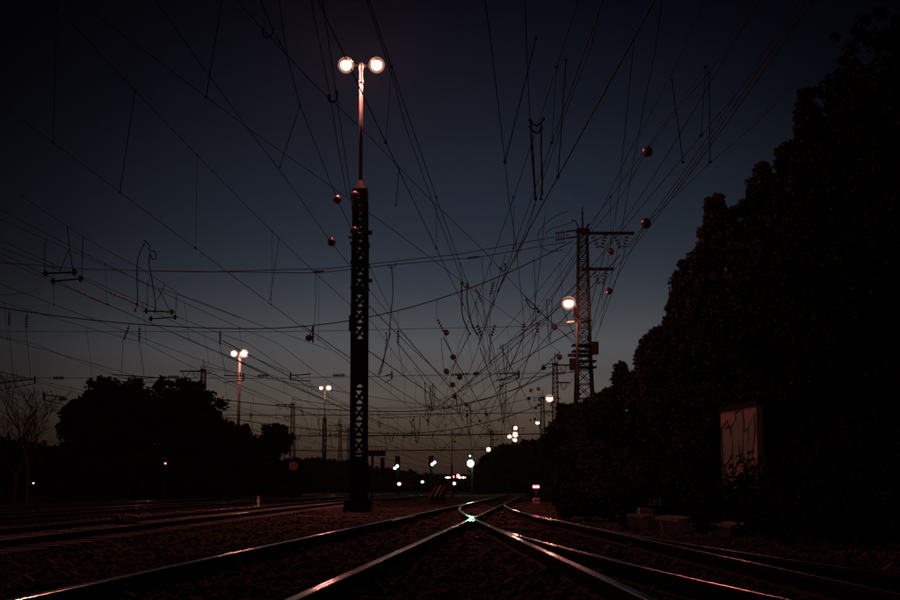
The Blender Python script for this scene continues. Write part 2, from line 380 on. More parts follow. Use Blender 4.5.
# switch boxes and small platform clamped on the near mast
m = MB(); base = pR
for (px_, py_, w_, h_) in ((572.5, 366, .26, .5), (595, 350, .3, .55), (572, 357, .35, .12)):
    p = at_d(px_, py_, 54.6); m.box((p.x - base.location.x, p.y - base.location.y, p.z), (w_, .25, h_)); m.bar((p.x - base.location.x, -.4, p.z), (0, -.4, p.z), .05)
m.build('switch_box', DARKC, base)
m = MB()
for py_ in (346, 352, 362, 368):
    p = at_d(585, py_, 54.4); m.box((0, -.1, p.z), (1.05, .8, .05))
m.build('service_platform', STEEL, base)
mR = [(556, 115, 'second lattice mast beyond the near one with the side lamp, small lamp at its left'), (543, 158, 'slender far lattice mast left of the second one, small lamp beside it'),
      (514, 235, 'distant small lattice mast rising out of the lamp cluster'), (531, 300, 'tiny distant mast right of the lamp cluster'), (492, 250, 'tiny distant mast with short arms left of the lamp cluster')]
for px_, d_, lab in mR:
    c = copy_tree(pR); c.location = (GX(px_, d_), d_, 0 if d_ < 290 else -3.2)
    for ch in children(c):
        if ch.name.startswith(('switch_box', 'service')): bpy.data.objects.remove(ch)
    tag(c, lab, 'mast', 'lattice masts along the yard')
pL = yard_mast(-1); pL.scale = (1, 1, 1.012); pL.location = (GX(201.5, 121), 121, 0); tag(pL, 'lattice mast with arms to the left behind the big rounded tree', 'mast', 'lattice masts along the yard')
for px_, d_, lab in ((292, 170, 'far lattice mast with arms to the left behind the small round tree'), (340, 226, 'small far lattice mast just left of the big lamp mast'), (348.5, 232, 'tiny far lattice mast closest to the left edge of the big lamp mast')):
    c = copy_tree(pL); c.location = (GX(px_, d_), d_, 0 if px_ < 345 else -.6); tag(c, lab, 'mast', 'lattice masts along the yard')

# ------------------------------------------------------------------ lamp masts
def shell_mat(name, col):
    m = bpy.data.materials.new(name); m.use_nodes = True; n = m.node_tree.nodes; l = m.node_tree.links
    for x in list(n): n.remove(x)
    o = n.new('ShaderNodeOutputMaterial'); a = n.new('ShaderNodeAddShader'); t = n.new('ShaderNodeBsdfTransparent'); e = n.new('ShaderNodeEmission')
    e.inputs[0].default_value = (*col, 1); e.inputs[1].default_value = 1; l.new(t.outputs[0], a.inputs[0]); l.new(e.outputs[0], a.inputs[1]); l.new(a.outputs[0], o.inputs[0]); return m
HALO_SHELL = shell_mat('lamp_halo_shell', (.22, .095, .06))  # see-through glowing shell, added to imitate the halo of light round a bulb
def add_halo(x, z, r, h):
    m = MB(); m.ball((x, 0, z), r * 1.36, .97, 20); m.build('halo_shell', HALO_SHELL, h, True)
def twin_head(root, z, sp=.5, tilt=.0, lm=L_WARM, r=.17, power=0, ratio=1.0):
    m = MB(); m.tube([(-sp + .15, 0, z), (0, 0, z - .03), (sp - .15, 0, z)], .035, 6); m.lathe([(.07, -.12), (.085, .0), (.05, .08)], (0, 0, z - .02), 10); m.build('lamp_bracket', GALV, root)
    for s in (-1, 1):
        m = MB(); m.lathe([(.03, .3), (.12, .25), (.2, .17), (.205, .14)], (s * sp, 0, z - .04), 14)
        h = m.build('lamp_head', GALV, root, True)
        q = r if s > 0 else r * ratio
        m = MB(); m.ball((s * sp, 0, z), q, .92, 14); m.build('bulb', lm, h, True)
        if power: add_halo(s * sp, z, q * 1.09, h)
        if power: point('lamp_light', (s * sp, 0, z), SOD, power * (1 if s > 0 else ratio), q * 1.08, h)
def main_mast(loc, px_top, lab, scale=1.0, lm=L_WARM, power=0, r=.17, simple=False, ratio=1.0):
    root = empty('lamp_mast', loc, lab, 'lamp mast', 'twin lamp masts')
    m = MB(); m.box((0, 0, .10), (.94, .94, .6), taper=.9); m.build('foundation', DARKC, root)
    nb = 10 if simple else 16
    # lower, wider shaft with heavy web plates, then the upper open shaft
    lattice(root, 8.2, .40, .39, .12, .062, nb, .3, 'bracing', 'leg')
    lattice(root, 1.34, .36, .35, .12, .055, 3, 8.55, 'upper_bracing', 'upper_leg')
    for z_, w_ in ((8.52, .61), (7.9, .59), (7.1, .585)):
        m = MB(); m.box((0, 0, z_), (w_, w_, .065)); m.build('collar', STEEL, root)
    for z_, h_ in ((4.75, 1.4), (1.05, 1.4)):
        m = MB(); m.box((0, 0, z_), (.40, .40, h_)); m.build('web_plate', STEEL, root)
    m = MB(); m.box((0, 0, 10.08), (.48, .48, .44)); m.lathe([(.25, 0), (.07, .30), (.065, .33)], (0, 0, 10.3), 8); m.build('cap', STEEL, root)
    m = MB(); m.box((-.27, -.28, 5.95), (.1, .1, .5)); m.tube([(-.24, -.25, .4), (-.24, -.25, 5.8)], .02, 5); m.build('cable_box', DARKC, root)
    m = MB(); m.box((.3, 0, 8.9), (.16, .12, .12)); m.box((.33, 0, 7.35), (.14, .12, .1)); m.box((-.33, 0, 8.75), (.1, .1, .06)); m.build('bracket_stub', DARKC, root)
    H = 14.35
    m = MB(); m.tube([(0, 0, 10.5), (0, 0, H)], [.062, .058], 12); m.tube([(.045, -.045, 10.55), (.045, -.045, H)], .012, 5); m.build('pole', GALV, root, True)
    m = MB(); m.lathe([(.066, 0), (.08, .01), (.08, .07), (.066, .08)], (0, 0, H - .55), 12); m.build('pole_ring', GALV, root, True)
    twin_head(root, H + .06, .5, 0, lm, r, power, ratio)
    return root
mp_ = at_d(358.5, 512, 40)
MM = main_mast((mp_.x, 40, -.02), 0, 'tall black lamp mast with twin glowing lamps, the largest mast in the yard', power=P_MAIN, r=.18)
MM.scale = (1, 1, 1.015)
FM = main_mast((GX(324, 169), 169, -.1), 0, 'distant lamp mast with twin lamps on a lattice base, between the two far lattice masts', power=6000, r=.28, simple=True, ratio=.75)
# plain twin lamp post on the left
lp = empty('lamp_post', (GX(237, 125), 125, 0), 'slim pole with twin glowing lamps rising between the two rounded trees', 'lamp post')
m = MB(); m.tube([(0, 0, -.1), (.1, 0, 14.15)], [.2, .12], 10); m.build('pole', GALV, lp, True)
m = MB(); m.lathe([(.16, 0), (.24, .02), (.24, .3), (.16, .32)], (.05, 0, 4.2), 10); m.build('door_collar', STEEL, lp)
hd = empty('lamp_arm', (0, 0, 0), None, None); hd.parent = lp; hd.location = (.1, 0, 0)
twin_head(lp, 14.25, .5, 0, L_WARM, .32, 6000, .8)
bpy.data.objects.remove(hd)
# single lamp beside the near lattice mast
def side_lamp(px, py, d, x_pole, lab, power, r, group=None, zb=0, lm=L_WARM, drop=None, cat='lamp'):
    p = at_d(px, py, d); q = at_d(x_pole, py, d)
    root = empty('side_lamp', (q.x, d, -.05), lab, cat, group)
    z = p.z + .05; dx = p.x - q.x
    m = MB(); m.tube([(0, 0, zb), (0, 0, z - .25)], [.075, .06], 10)
    if zb: m.bar((0, 0, zb + .3), (.2, .6, zb + .3), .05); m.bar((0, 0, zb + 1.6), (.2, .6, zb + 1.6), .05); m.build('pole', GALV, root, True)
    m = MB(); m.tube([(0, 0, z - .3), (dx * .15, 0, z - .02), (dx * .7, 0, z + .1), (dx, 0, z + .08)], .03, 6); m.box((-.06, -.03, z - .45), (.26, .2, .42)); m.bar((0, 0, z - .75), (-.12, 0, z - .75), .05); a = m.build('bracket', GALV, root)
    m = MB(); m.lathe([(.03, .25), (.15, .2), (r + .02, .1), (r + .02, .06)], (dx, 0, z), 12); h = m.build('lamp_head', GALV, root, True)
    m = MB(); m.ball((dx, 0, z - .02), r, .9, 14); m.build('bulb', lm, h, True)
    if power: add_halo(dx, z - .02, r * 1.09, h)
    if power: point('lamp_light', (dx, 0, z - .02), SOD, power, r * 1.08, h)
    return root
side_lamp(568.5, 302.5, 53.8, 577, 'single bright lamp on a slim pole right beside the near lattice mast', 1500, .21, zb=4.6)
# lit cantilever rod sticking out to the left of the mast
a = at_d(552, 324, 54.2); b_ = at_d(592, 320.5, 54.2)
rd = empty('cantilever_rod', a, 'pale horizontal rod sticking out of the near lattice mast under its side lamp', 'rod')
m = MB(); m.tube([(.55, 0, .06), Vector(b_) - Vector(a)], .035, 8); m.build('rod', GALV, rd, True)
m = MB(); ins_string(m, (.62, 0, .055), (1.0, 0, .09), .06, 5); m.build('insulator', WHITE, rd)
m = MB(); m.tube([(-1.0, 0, -.04), (.55, 0, .06)], .012, 5); m.build('stay_wire', WIRE, rd)
side_lamp(549.5, 398.5, 112, 552.5, 'small warm lamp left of the second lattice mast', 2500, .26, 'far side lamps')
side_lamp(509.5, 436.5, 228, 513, 'lower left lamp of the small far cluster', 0, .34, 'far side lamps', lm=L_WARMF)
side_lamp(515.5, 428, 232, 513.4, 'topmost lamp of the small far cluster', 0, .34, 'far side lamps', lm=L_WARMF)
side_lamp(515.2, 434.6, 226, 513, 'brightest lamp in the middle of the small far cluster', 9000, .42, 'far side lamps')
side_lamp(515, 440, 222, 514, 'lowest lamp of the small far cluster', 0, .32, 'far side lamps', lm=L_WARMF)
side_lamp(488.5, 449.5, 200, 490, 'lone warm lamp over dark bushes left of the far lamp cluster', 0, .34, 'far side lamps', lm=L_WARMF)
side_lamp(537.5, 422.5, 150, 540.5, 'pale greenish lamp left of the far slender lattice mast', 0, .22, 'far side lamps', lm=L_PALE)

# ------------------------------------------------------------------ signals and small lights
def signal(px, ptop, pbase, d, lights, lab, mat_, r, hood=True, wpx=5.0):
    root = empty('railway_signal', (GX(px, d), d, 0), lab, 'signal', 'light signals at the throat of the yard'); x0 = root.location.x
    zt = at_d(px, ptop, d).z; ww = wpx * d / F
    m = MB(); m.tube([(0, 0, -.1), (0, 0, zt - .1)], .06 + d * .0004, 8); m.build('post', DARKC, root)
    lo = min(at_d(a_, b_, d).z for a_, b_ in lights) - .3
    m = MB(); m.box((0, .05, (zt + lo) / 2), (ww, .25, zt - lo)); m.box((0, -.08, (zt + lo) / 2), (ww * .86, .05, (zt - lo) * .94)); hd_ = m.build('signal_head', BLACK, root)
    for a_, b_ in lights:
        p = at_d(a_, b_, d); m = MB(); m.ball((p.x - x0, -.16 - r, p.z), r, 1, 12); m.build('lens', mat_, hd_, True)
    return root
signal(397.5, 456, 490, 150, [(395, 468.3), (397.4, 466.2)], 'left signal with two pale lights side by side', L_CYAN, .17)
signal(431, 456, 490, 150, [(432.3, 464.5), (434.6, 462.6)], 'middle signal with two pale lights side by side', L_CYAN, .17)
gs = signal(472.4, 452.5, 492, 140, [(470.3, 463.7)], 'large bright green signal light low over the tracks', L_GREEN, .36, wpx=2)
p = at_d(470.3, 463.7, 138.6); ld = bpy.data.lights.new('signal_beam', 'SPOT'); ld.color = (.3, 1, .55); ld.energy = 600; ld.shadow_soft_size = .38; ld.spot_size = R(10); ld.spot_blend = .8
gl = bpy.data.objects.new('signal_beam', ld); COL.objects.link(gl); gl.parent = gs; gl.location = (p.x - gs.location.x, p.y - 140 - .1, p.z)
gl.rotation_euler = (Vector((0, 0, CAMZ)) - p).to_track_quat('-Z', 'Y').to_euler()
p = at_d(470.0, 456, 139.5); m = MB(); m.ball((p.x - gs.location.x, -.5, p.z), .09, 1, 8); m.build('lens', L_CYAN, gs, True)
def dwarf(px, py, d, mat_, r, lab, n_=1, base=True, grp='low ground lights'):
    p = at_d(px, py, d); root = empty('ground_light', (p.x, d, 0), lab, 'ground light', grp)
    m = MB(); m.tube([(0, 0, -.1), (0, 0, p.z)], .05, 8); m.box((0, .12, p.z), (r * (2.4 + 1.9 * (n_ - 1)), .16, r * 2.8)); m.build('housing', DARKC, root)
    for i in range(n_):
        m = MB(); m.ball(((i - (n_ - 1) / 2) * r * 1.9, -.03, p.z), r, .85, 12); m.build('lens', mat_, root, True)
    return root
dwarf(399.2, 484, 120, L_PINK, .17, 'pinkish ground light below the left signal')
dwarf(422.4, 482, 125, L_CYAN, .14, 'small white ground light between the left and middle signals')
dwarf(454.2, 483.6, 120, L_PINK, .16, 'pinkish ground light at the foot of the red and white post')
dwarf(165.5, 463.5, 70, L_RED, .055, 'tiny red light in front of the big rounded tree')
dwarf(33.5, 483.3, 90, L_WHITE, .065, 'tiny white light at the far left edge under the bare tree')
rs = dwarf(536, 486.8, 62, L_RED, .085, 'double red ground light at the edge of the right hand bushes', 2)
rp_ = at_d(536, 486.8, 61.6); point('lamp_light', (rp_.x - rs.location.x, rp_.y - 62, rp_.z), (1, .1, .1), 14, .1, rs)
m = MB(); m.box((0, .1, .12), (.34, .34, .3)); m.box((.05, .0, .22), (.26, .26, .04)); m.build('pedestal', CONCR, rs)
# distant platform canopy with a row of lights
d_ = 210; p0 = at_d(445, 477.5, d_); p1 = at_d(466, 476, d_)
cn = empty('platform_canopy', ((p0.x + p1.x) / 2, d_, 0), 'distant lit platform canopy with a row of white lights and a red middle', 'canopy')
wd = p1.x - p0.x; zc = p0.z
m = MB(); m.box((0, 1.5, zc + .42), (wd + .6, 4, .25)); m.build('roof', DARKC, cn)
for q in (-1, 1):
    m = MB(); m.tube([(q * wd * .4, 1.6, -.1), (q * wd * .4, 1.6, zc + .3)], .09, 6); m.build('post', DARKC, cn)
for i in range(11):
    u = -wd / 2 + wd * (i + .5) / 11; redd = 3 < i < 7
    if redd and i == 5: continue
    m = MB(); m.box((u, -.3, zc + (.1 if redd else -.02)), (wd / 15, .25, .16 + .16 * (i % 2) + (.12 if redd else 0))); m.build('light_box', L_RED if redd else L_WHITE, cn)
m = MB(); m.ball((wd * .12, -.5, zc + .28), .27, 1, 8); m.build('red_lamp', L_RED, cn, True)
# tall reddish post in front of it
d_ = 95; p0 = at_d(451.8, 465, d_)
rw = empty('marker_post', (p0.x, d_, 0), 'slender red post standing just left of the big green light', 'post')
m = MB(); m.tube([(0, 0, -.1), (0, 0, p0.z)], .085, 8); m.build('post', RED, rw, True)
m = MB(); m.lathe([(.06, 0), (.06, .12), (.02, .2)], (0, 0, p0.z), 8); m.build('cap', WHITE, rw)
m = MB(); m.tube([(0, 0, p0.z), (0, 0, at_d(452, 440, d_).z)], .03, 6); m.build('mast_tube', STEEL, rw)
# striped buffer stop
d_ = 58; p0 = at_d(438, 489, d_)
bs = empty('buffer_stop', (p0.x, d_, 0), 'dark buffer stop with slanted red and white stripes left of the crossing', 'buffer stop')
m = MB(); m.box((0, .3, .1), (.86, .8, .5), taper=.8); m.build('base', DARKC, bs)
m = MB(); m.box((0, -.14, .62), (.66, .05, .6), taper=.8); bo = m.build('board', BLACK, bs)
for i in range(3):
    m = MB(); xx = -.2 + i * .2
    m.add([(xx - .22, -.168, .36), (xx - .13, -.168, .36), (xx + .17, -.168, .88), (xx + .08, -.168, .88), (xx - .22, -.174, .36), (xx - .13, -.174, .36), (xx + .17, -.174, .88), (xx + .08, -.174, .88)],
          [(0, 1, 2, 3), (7, 6, 5, 4), (0, 4, 5, 1), (1, 5, 6, 2), (2, 6, 7, 3), (3, 7, 4, 0)]); m.build('stripe', CONCR if i == 1 else RED, bo)
for q in (-1, 1):
    m = MB(); m.bar((q * .25, .5, 0), (q * .25, -.1, .8), .07); m.build('brace', DARKC, bs)
# gantry with hanging box beside the big mast
d_ = 60; pa = at_d(362, 453.5, d_); pb = at_d(385.5, 453.5, d_)
gn = empty('signal_gantry', (pa.x, d_, 0), 'dark gantry beam with a hanging box, peeking out right of the lamp mast', 'gantry')
m = MB(); wd = pb.x - pa.x; m.box((wd / 2, 0, pa.z), (wd, .5, .24)); m.build('beam', STEEL, gn)
m = MB()
for i in range(8): m.bar((wd * i / 7, -.24, pa.z + .1), (wd * i / 7, -.24, pa.z + .32), .02)
m.bar((0, -.24, pa.z + .33), (wd, -.24, pa.z + .33), .025); m.build('railing', STEEL, gn)
m = MB(); xx = at_d(372.5, 470, d_).x - pa.x; m.bar((xx, 0, -.1), (xx, 0, pa.z - .1), .11); m.build('post', STEEL, gn)
m = MB(); xx = at_d(382.5, 470, d_).x - pa.x; m.box((xx, 0, pa.z - .52), (.19, .25, .62)); m.lathe([(.06, -.2), (.12, -.1), (.1, 0)], (xx, 0, pa.z - .85), 8); m.build('hanging_box', BLACK, gn)
# round disc sign left
d_ = 75; p0 = at_d(293.5, 466, d_)
ds = empty('disc_sign', (p0.x, d_, 0), 'round pale disc sign on a post under the far lattice mast', 'sign')
M90 = Matrix.Rotation(R(90), 3, 'X')
m = MB(); m.tube([(0, 0, -.1), (0, 0, p0.z - .2)], .035, 6); m.build('post', STEEL, ds)
m = MB(); m.lathe([(.27, -.02), (.27, .02)], (0, 0, p0.z), 20, 0, M90); m.build('disc', mat('dull_disc_paint', (.28, .17, .14), .6, noise=6), ds)
# short white stake beside the left tracks
d_ = 52; p0 = at_d(258.5, 499, d_)
st = empty('marker_stake', (p0.x, d_, -.05), 'short pale stake beside the left tracks under the slim lamp pole', 'stake')
m = MB(); m.box((0, 0, .2), (.09, .07, .55)); m.build('stake', WHITE, st)
m = MB(); m.box((0, 0, .5), (.11, .09, .05)); m.build('cap', RED, st)

# point machine boxes on the left
d_ = 24.5
pm = empty('point_machine', (GX(118, d_), d_, 0), 'pair of low boxes with pale rounded lids in the dark on the left', 'point machine')
m = MB(); m.box((-.02, 0, .02), (.62, .5, .16)); m.build('base', DARKC, pm)
for x, w_ in ((-.03, .2), (.27, .34)):
    m = MB(); m.lathe([(w_ / 2, 0), (w_ / 2 * .96, .08), (w_ / 2 * .7, .13), (.01, .15)], (x, 0, .1), 12); m.build('lid', CONCR, pm, True)
m = MB(); m.box((.05, -.6, -.02), (.5, .2, .05)); m.bar((.3, 0, .06), (1.0, .1, .05), .04); m.build('rod', DARKC, pm)

# ------------------------------------------------------------------ right hand trackside
d_ = 24.2; p0 = at_d(654, 502.5, d_)
ns_ = empty('number_sign', (p0.x, d_ - .1, 0), 'small dark plate with pale digits 282 on a short post among the bushes', 'sign')
m = MB(); m.bar((0, 0, -.05), (0, 0, p0.z - .07), .05); m.build('post', DARKC, ns_)
m = MB(); m.box((0, 0, p0.z), (.29, .02, .16)); pl = m.build('plate', BLACK, ns_)
fc = bpy.data.curves.new('digits', 'FONT'); fc.body = '282'; fc.size = .165; fc.extrude = .002; fc.offset = .0025; fc.space_character = 1.18; fc.align_x = 'CENTER'; fc.align_y = 'CENTER'
fo = bpy.data.objects.new('digits_tmp', fc); COL.objects.link(fo); bpy.context.view_layer.update()
fm = bpy.data.meshes.new_from_object(fo.evaluated_get(bpy.context.evaluated_depsgraph_get())); bpy.data.objects.remove(fo)
dg = bpy.data.objects.new('digits', fm); COL.objects.link(dg); fm.materials.clear(); fm.materials.append(WHITE)
dg.parent = pl; dg.location = (0, -.014, p0.z); dg.rotation_euler = (R(90), 0, 0)
p0 = at_d(645.3, 512.5, 24.3)
m = MB(); m.box((0, 0, 0), (.28, .3, .13), taper=.93); m.box((0, 0, .07), (.25, .26, .03), taper=.9); o = m.build('marker_stone', mat('pale_stone', (.36, .28, .25), .8, noise=9, bump=.4, col2=(.55, .45, .4)), loc=p0); tag(o, 'pale rounded block left of the number plate, on the concrete duct', 'block')
# concrete cable troughs
def trough(x0, x1, d0, d1, lab, top0=.19, lid=True):
    root = empty('cable_trough', (x0, d0, 0), lab, 'cable trough', 'concrete cable troughs'); a = Vector((0, 0, top0 - .12)); b = Vector((x1 - x0, d1 - d0, top0 - .12))
    m = MB(); m.bar(a, b, .24, .36); m.build('trough_body', CONCR, root)
    n_ = 5
    for i in range(n_):
        m = MB(); m.bar(a.lerp(b, (i + .03) / n_) + Vector((0, 0, .135)), b.lerp(a, 1 - (i + .97) / n_) + Vector((0, 0, .135)), .42, .05); m.build('lid', CONCR, root)
    return root
q = lambda px, d: GX(px, d)
trough(q(625, 24.6), q(653, 23.4), 24.6, 23.4, 'short concrete duct under the pale block and number plate')
trough(q(666, 23.2), q(690, 21.5), 23.2, 21.5, 'concrete duct right of the number plate')
trough(q(700, 21.3), q(760, 18.5), 21.3, 18.5, 'long low concrete duct running right into the bushes', .16)
m = MB(); p0 = at_d(691, 521, 21.8); m.box((0, 0, 0), (.34, .34, .16)); m.box((0, 0, .1), (.26, .26, .05), taper=.7); tag(m.build('cable_pit', CONCR, loc=(p0.x, 21.8, .1)), 'square concrete pit cover between two ducts', 'pit cover')
m = MB(); m.lathe([(.075, -.2), (.075, .16), (.06, .2), (.01, .22)], (0, 0, 0), 10); p0 = at_d(623, 524, 23.8); tag(m.build('bollard', DARKC, loc=(p0.x, 23.8, .12)), 'stubby dark post at the left end of the ducts', 'bollard')

# painted hut in the bushes
hA = Vector((GX(722, 27.2), 27.2, 0)); hB = Vector((GX(758, 25), 25, 0)); u = (hB - hA).normalized(); v_ = Vector((-u.y, u.x, 0))
if v_.x < 0: v_ = -v_
Lh = (hB - hA).length; ang_ = math.atan2(u.y, u.x)
hut = empty('hut', hA, 'small brick hut with sprayed letters standing in the bushes', 'hut')
hut.rotation_euler.z = ang_
sd = 1 if (Matrix.Rotation(ang_, 3, 'Z') @ Vector((0, 1, 0))).dot(v_) > 0 else -1
m = MB(); m.box((Lh / 2, sd * .06, 1.2), (Lh, .12, 2.42)); wl = m.build('wall', BRICK, hut)
m = MB(); m.box((Lh / 2, sd * 1.31, 1.2), (Lh - .006, 2.38, 2.415)); m.build('side_wall', ROOF_SHADE, hut)  # near-black colour stands in for the shade on this unlit side
m = MB(); m.box((Lh / 2, sd * 1.29, 2.455), (Lh + .3, 2.64, .09)); m.build('roof', ROOF_SHADE, hut)
def decal(pts, mat_, name, off_, parent=wl):
    k = len(pts); m = MB(); vs = [(x * Lh, -sd * off_, z) for x, z in pts] + [(x * Lh, -sd * (off_ - .0015) , z) for x, z in pts]
    fs = [tuple(range(k)), tuple(range(2 * k - 1, k - 1, -1))] + [(i, (i + 1) % k, k + (i + 1) % k, k + i) for i in range(k)]
    m.add(vs, fs); return m.build(name, mat_, parent)
def zz(v): return 2.40 - v * 1.75      # v: 0 at the top of the wall
shapes = [[(.06, .22), (.20, .14), (.33, .34), (.32, .52), (.20, .62), (.08, .66)],
          [(.33, .22), (.45, .12), (.52, .30), (.52, .60), (.40, .70), (.33, .66), (.36, .45)],
          [(.46, .06), (.62, .02), (.66, .18), (.62, .45), (.58, .56), (.50, .30)],
          [(.66, .30), (.76, .26), (.78, .50), (.72, .70), (.64, .60)],
          [(.80, .24), (.93, .10), (.95, .28), (.86, .60), (.78, .66)],
          [(.78, .72), (.92, .80), (.86, .96), (.70, .90)],
          [(.14, .68), (.30, .70), (.34, .86), (.20, .92)]]
for i, sh in enumerate(shapes):
    cx_ = sum(a for a, b in sh) / len(sh); cz_ = sum(b for a, b in sh) / len(sh)
    decal([(cx_ + (a - cx_) * 1.42, zz(cz_ + (b - cz_) * 1.12)) for a, b in sh], G_BLACK, 'letter_outline', .004 + i * .0001)
    decal([(a, zz(b)) for a, b in sh], G_GREY, 'letter_fill', .0075 + i * .0001)
for a, b, c, e in ((.12, .21, .26, .17), (.56, .56, .64, .52), (.55, .63, .66, .57), (.74, .52, .92, .50), (.20, .70, .30, .64), (.82, .96, .97, .92), (.55, .80, .66, .72)):
    decal([(a, zz(b)), (c, zz(e)), (c, zz(e + .03)), (a, zz(b + .03))], G_BLACK, 'spray_dash', .011)
m = MB(); dx_ = Lh + .004; m.box((dx_ + .02, sd * 1.3, 1.05), (.05, .9, 2.0)); m.build('door', DARKC, hut)

# ------------------------------------------------------------------ overhead line
def sagline(a, b, sag, n_=10):
    a = Vector(a); b = Vector(b); return [a.lerp(b, i / n_) - Vector((0, 0, 4 * sag * (i / n_) * (1 - i / n_))) for i in range(n_ + 1)]
def wr(d): return .0048 + .00010 * max(0, d)
def wire(pts, lab, r=None, name='overhead_wire', group='wires over the yard', cat='wire', m_=None):
    m = MB(); m.tube(pts, [r or wr(p[1]) for p in map(Vector, pts)], 5); o = m.build(name, m_ or WIRE)
    return tag(o, lab, cat, group)
# catenaries running with the tracks on the left: (lateral offset at the camera, slope)
SUP = [-6, 55, 115, 161, 230, 320]
def catenary(a0, sl, lab, zc=5.5, d1=320, sup=SUP, hd=7.15, sagm=.62, zig=.3, dropn=8, wire2=False):
    root = empty('catenary', (0, 0, 0), lab, 'catenary', 'catenaries along the tracks')
    fx = lambda d: a0 + sl * d
    mc = MB(); mm = MB(); 
    for i in range(len(sup) - 1):
        s0, s1 = sup[i], min(sup[i + 1], d1)
        if s0 >= d1: break
        z0, z1 = (zig if i % 2 else -zig), (-zig if i % 2 else zig)
        A = Vector((fx(s0) + z0, s0, zc)); B = Vector((fx(s1) + z1, s1, zc))
        mc.tube([A.lerp(B, k / 8) for k in range(9)], [wr(A.lerp(B, k / 8).y) for k in range(9)], 5)
        A2 = Vector((fx(s0), s0, hd)); B2 = Vector((fx(s1), s1, hd)); ps = sagline(A2, B2, sagm, 12)
        mm.tube(ps, [wr(p.y) for p in ps], 5)
        for k in range(1, dropn):
            t = k / dropn; y_ = s0 + (s1 - s0) * t
            if y_ < 6 or y_ > 180: continue
            p = A.lerp(B, t); q_ = A2.lerp(B2, t) - Vector((0, 0, 4 * sagm * t * (1 - t)))
            m = MB(); m.tube([p, q_], wr(y_) * .6, 4); m.ball(p, .022, 1, 6); m.ball(q_, .022, 1, 6); m.build('dropper', WIRE, root)
    mc.build('contact_wire', WIRE, root); mm.build('messenger_wire', WIRE, root)
    return root
catenary(-6.4, .055, 'catenary over the nearest left track, steep line from upper left', hd=8.0, zig=0)
catenary(-10.9, .060, 'second catenary from the left side, carrying rusty section bars')
catenary(-12.3, .061, 'third catenary left, just below the rusty section bars')
catenary(-16.5, .055, 'fourth catenary left, shallow line over the bare tree')
catenary(-21.5, .055, 'fifth catenary left, flatter line toward the big tree')
catenary(-27, .055, 'outermost catenary on the left, nearly flat above the tree')
catenary(-2.0, .0705, 'catenary above the main track, steep line from top just right of the big lamps', zc=5.5)
catenary(1.95, -.028, 'catenary above the track curving in from lower right', zc=5.5, d1=115)
catenary(4.3, -.045, 'catenary leaning over the branching right hand track', zc=5.6, d1=115)

def PZ(*pts):   # (px, py, z) points at their real height
    return [at_z(x, y, z) for x, y, z in pts]
def dense(pts, n_=4):
    o = []
    for a, b in zip(pts[:-1], pts[1:]): o += [a.lerp(b, i / n_) for i in range(n_)]
    return o + [pts[-1]]
wire(PZ((90, 10, 7.3), (248, 128, 7.0), (392, 229, 6.8), (476, 292, 7.0), (560, 352, 7.4)), 'long thick wire crossing from the upper left corner behind the lamp mast')
wire(PZ((150, -8, 7.3), (198, 60, 7.1), (246, 126, 7), (287, 180, 6.9), (331, 242, 6.9), (395, 322, 7.2)), 'wire carrying the lower pinkish ball left of the lamp mast')
wire(PZ((278, -8, 7.3), (288, 60, 7.1), (300, 105, 7), (337, 199, 6.9), (400, 330, 7.2)), 'wire carrying the upper pinkish ball left of the lamp mast')
wire(PZ((232, -5, 7.2), (262, 28, 7.1), (313, 83, 7), (363, 130, 7), (430, 199, 7), (482, 249, 7), (521, 292, 7.2), (580, 350, 7.4)), 'long diagonal wire with a small curled jumper near the top left')
wire(PZ((258, -5, 5.6), (273, 30, 5.6), (284, 50, 5.7)), 'short wire joining the diagonal one near the curled jumper')
wire(PZ((310, -5, 7.2), (330, 95, 7), (338, 147, 7), (347, 196, 7.1)), 'thin wire passing left of the left lamp, the left one of a close pair')
wire(PZ((322, -5, 6.6), (337, 100, 6.5), (350, 190, 6.6), (356, 250, 6.7)), 'thin wire passing left of the left lamp, the right one of a close pair')
wire(PZ((365, -5, 7.2), (395, 85, 7), (405, 125, 7), (433, 203, 6.9), (447, 240, 6.9), (463, 282, 7.1)), 'thin wire dropping just right of the right lamp')
wire(PZ((484, -5, 6.2), (490, 35, 6.1), (505, 162, 6), (509, 200, 6), (516, 245, 6), (525, 330, 6.2)), 'steep wire right of centre with a small clamp')
wire(PZ((525, -5, 7.2), (527, 60, 7.1), (530, 120, 7), (533, 145, 7), (536, 200, 7)), 'thin vertical looking wire ending at the pair of hanging loops')
wire(PZ((536, 200, 7), (527, 235, 7), (514, 262, 7.1)), 'bundled wire continuing below the hanging loops')
wire(PZ((542, 120, 5.9), (541, 170, 5.9), (543, 195, 6)), 'short wire hanging right of the loops')
wire(PZ((603, -5, 7.1), (590, 50, 7), (570, 100, 6.9), (543, 180, 6.8), (520, 245, 6.9), (478, 336, 7.1)), 'dark wire fanning up from the centre toward the top')
wire(PZ((657, -5, 5.9), (640, 27, 5.9), (600, 100, 5.8), (545, 200, 5.7), (526, 235, 5.7), (497, 292, 5.7)), 'thickest wire fanning up to the right of the loops', r=.011)
wire(PZ((634, 40, 6.6), (625, 130, 6.6), (618, 200, 6.6), (602, 300, 6.8)), 'thin steep wire left of the upper right ball')
wire(PZ((663, -5, 6.9), (655, 50, 6.8), (645, 100, 6.8), (631, 175, 6.8), (620, 240, 6.9), (600, 325, 7)), 'thin steep wire passing close left of the upper right ball')
wire(PZ((707, -5, 7.3), (671, 75, 7.2), (658, 100, 7.1), (630, 150, 7), (605, 202, 7), (560, 285, 7.1), (500, 365, 7.2), (445, 410, 7.2)), 'long diagonal wire with a clamp, running down left past the near lattice mast')
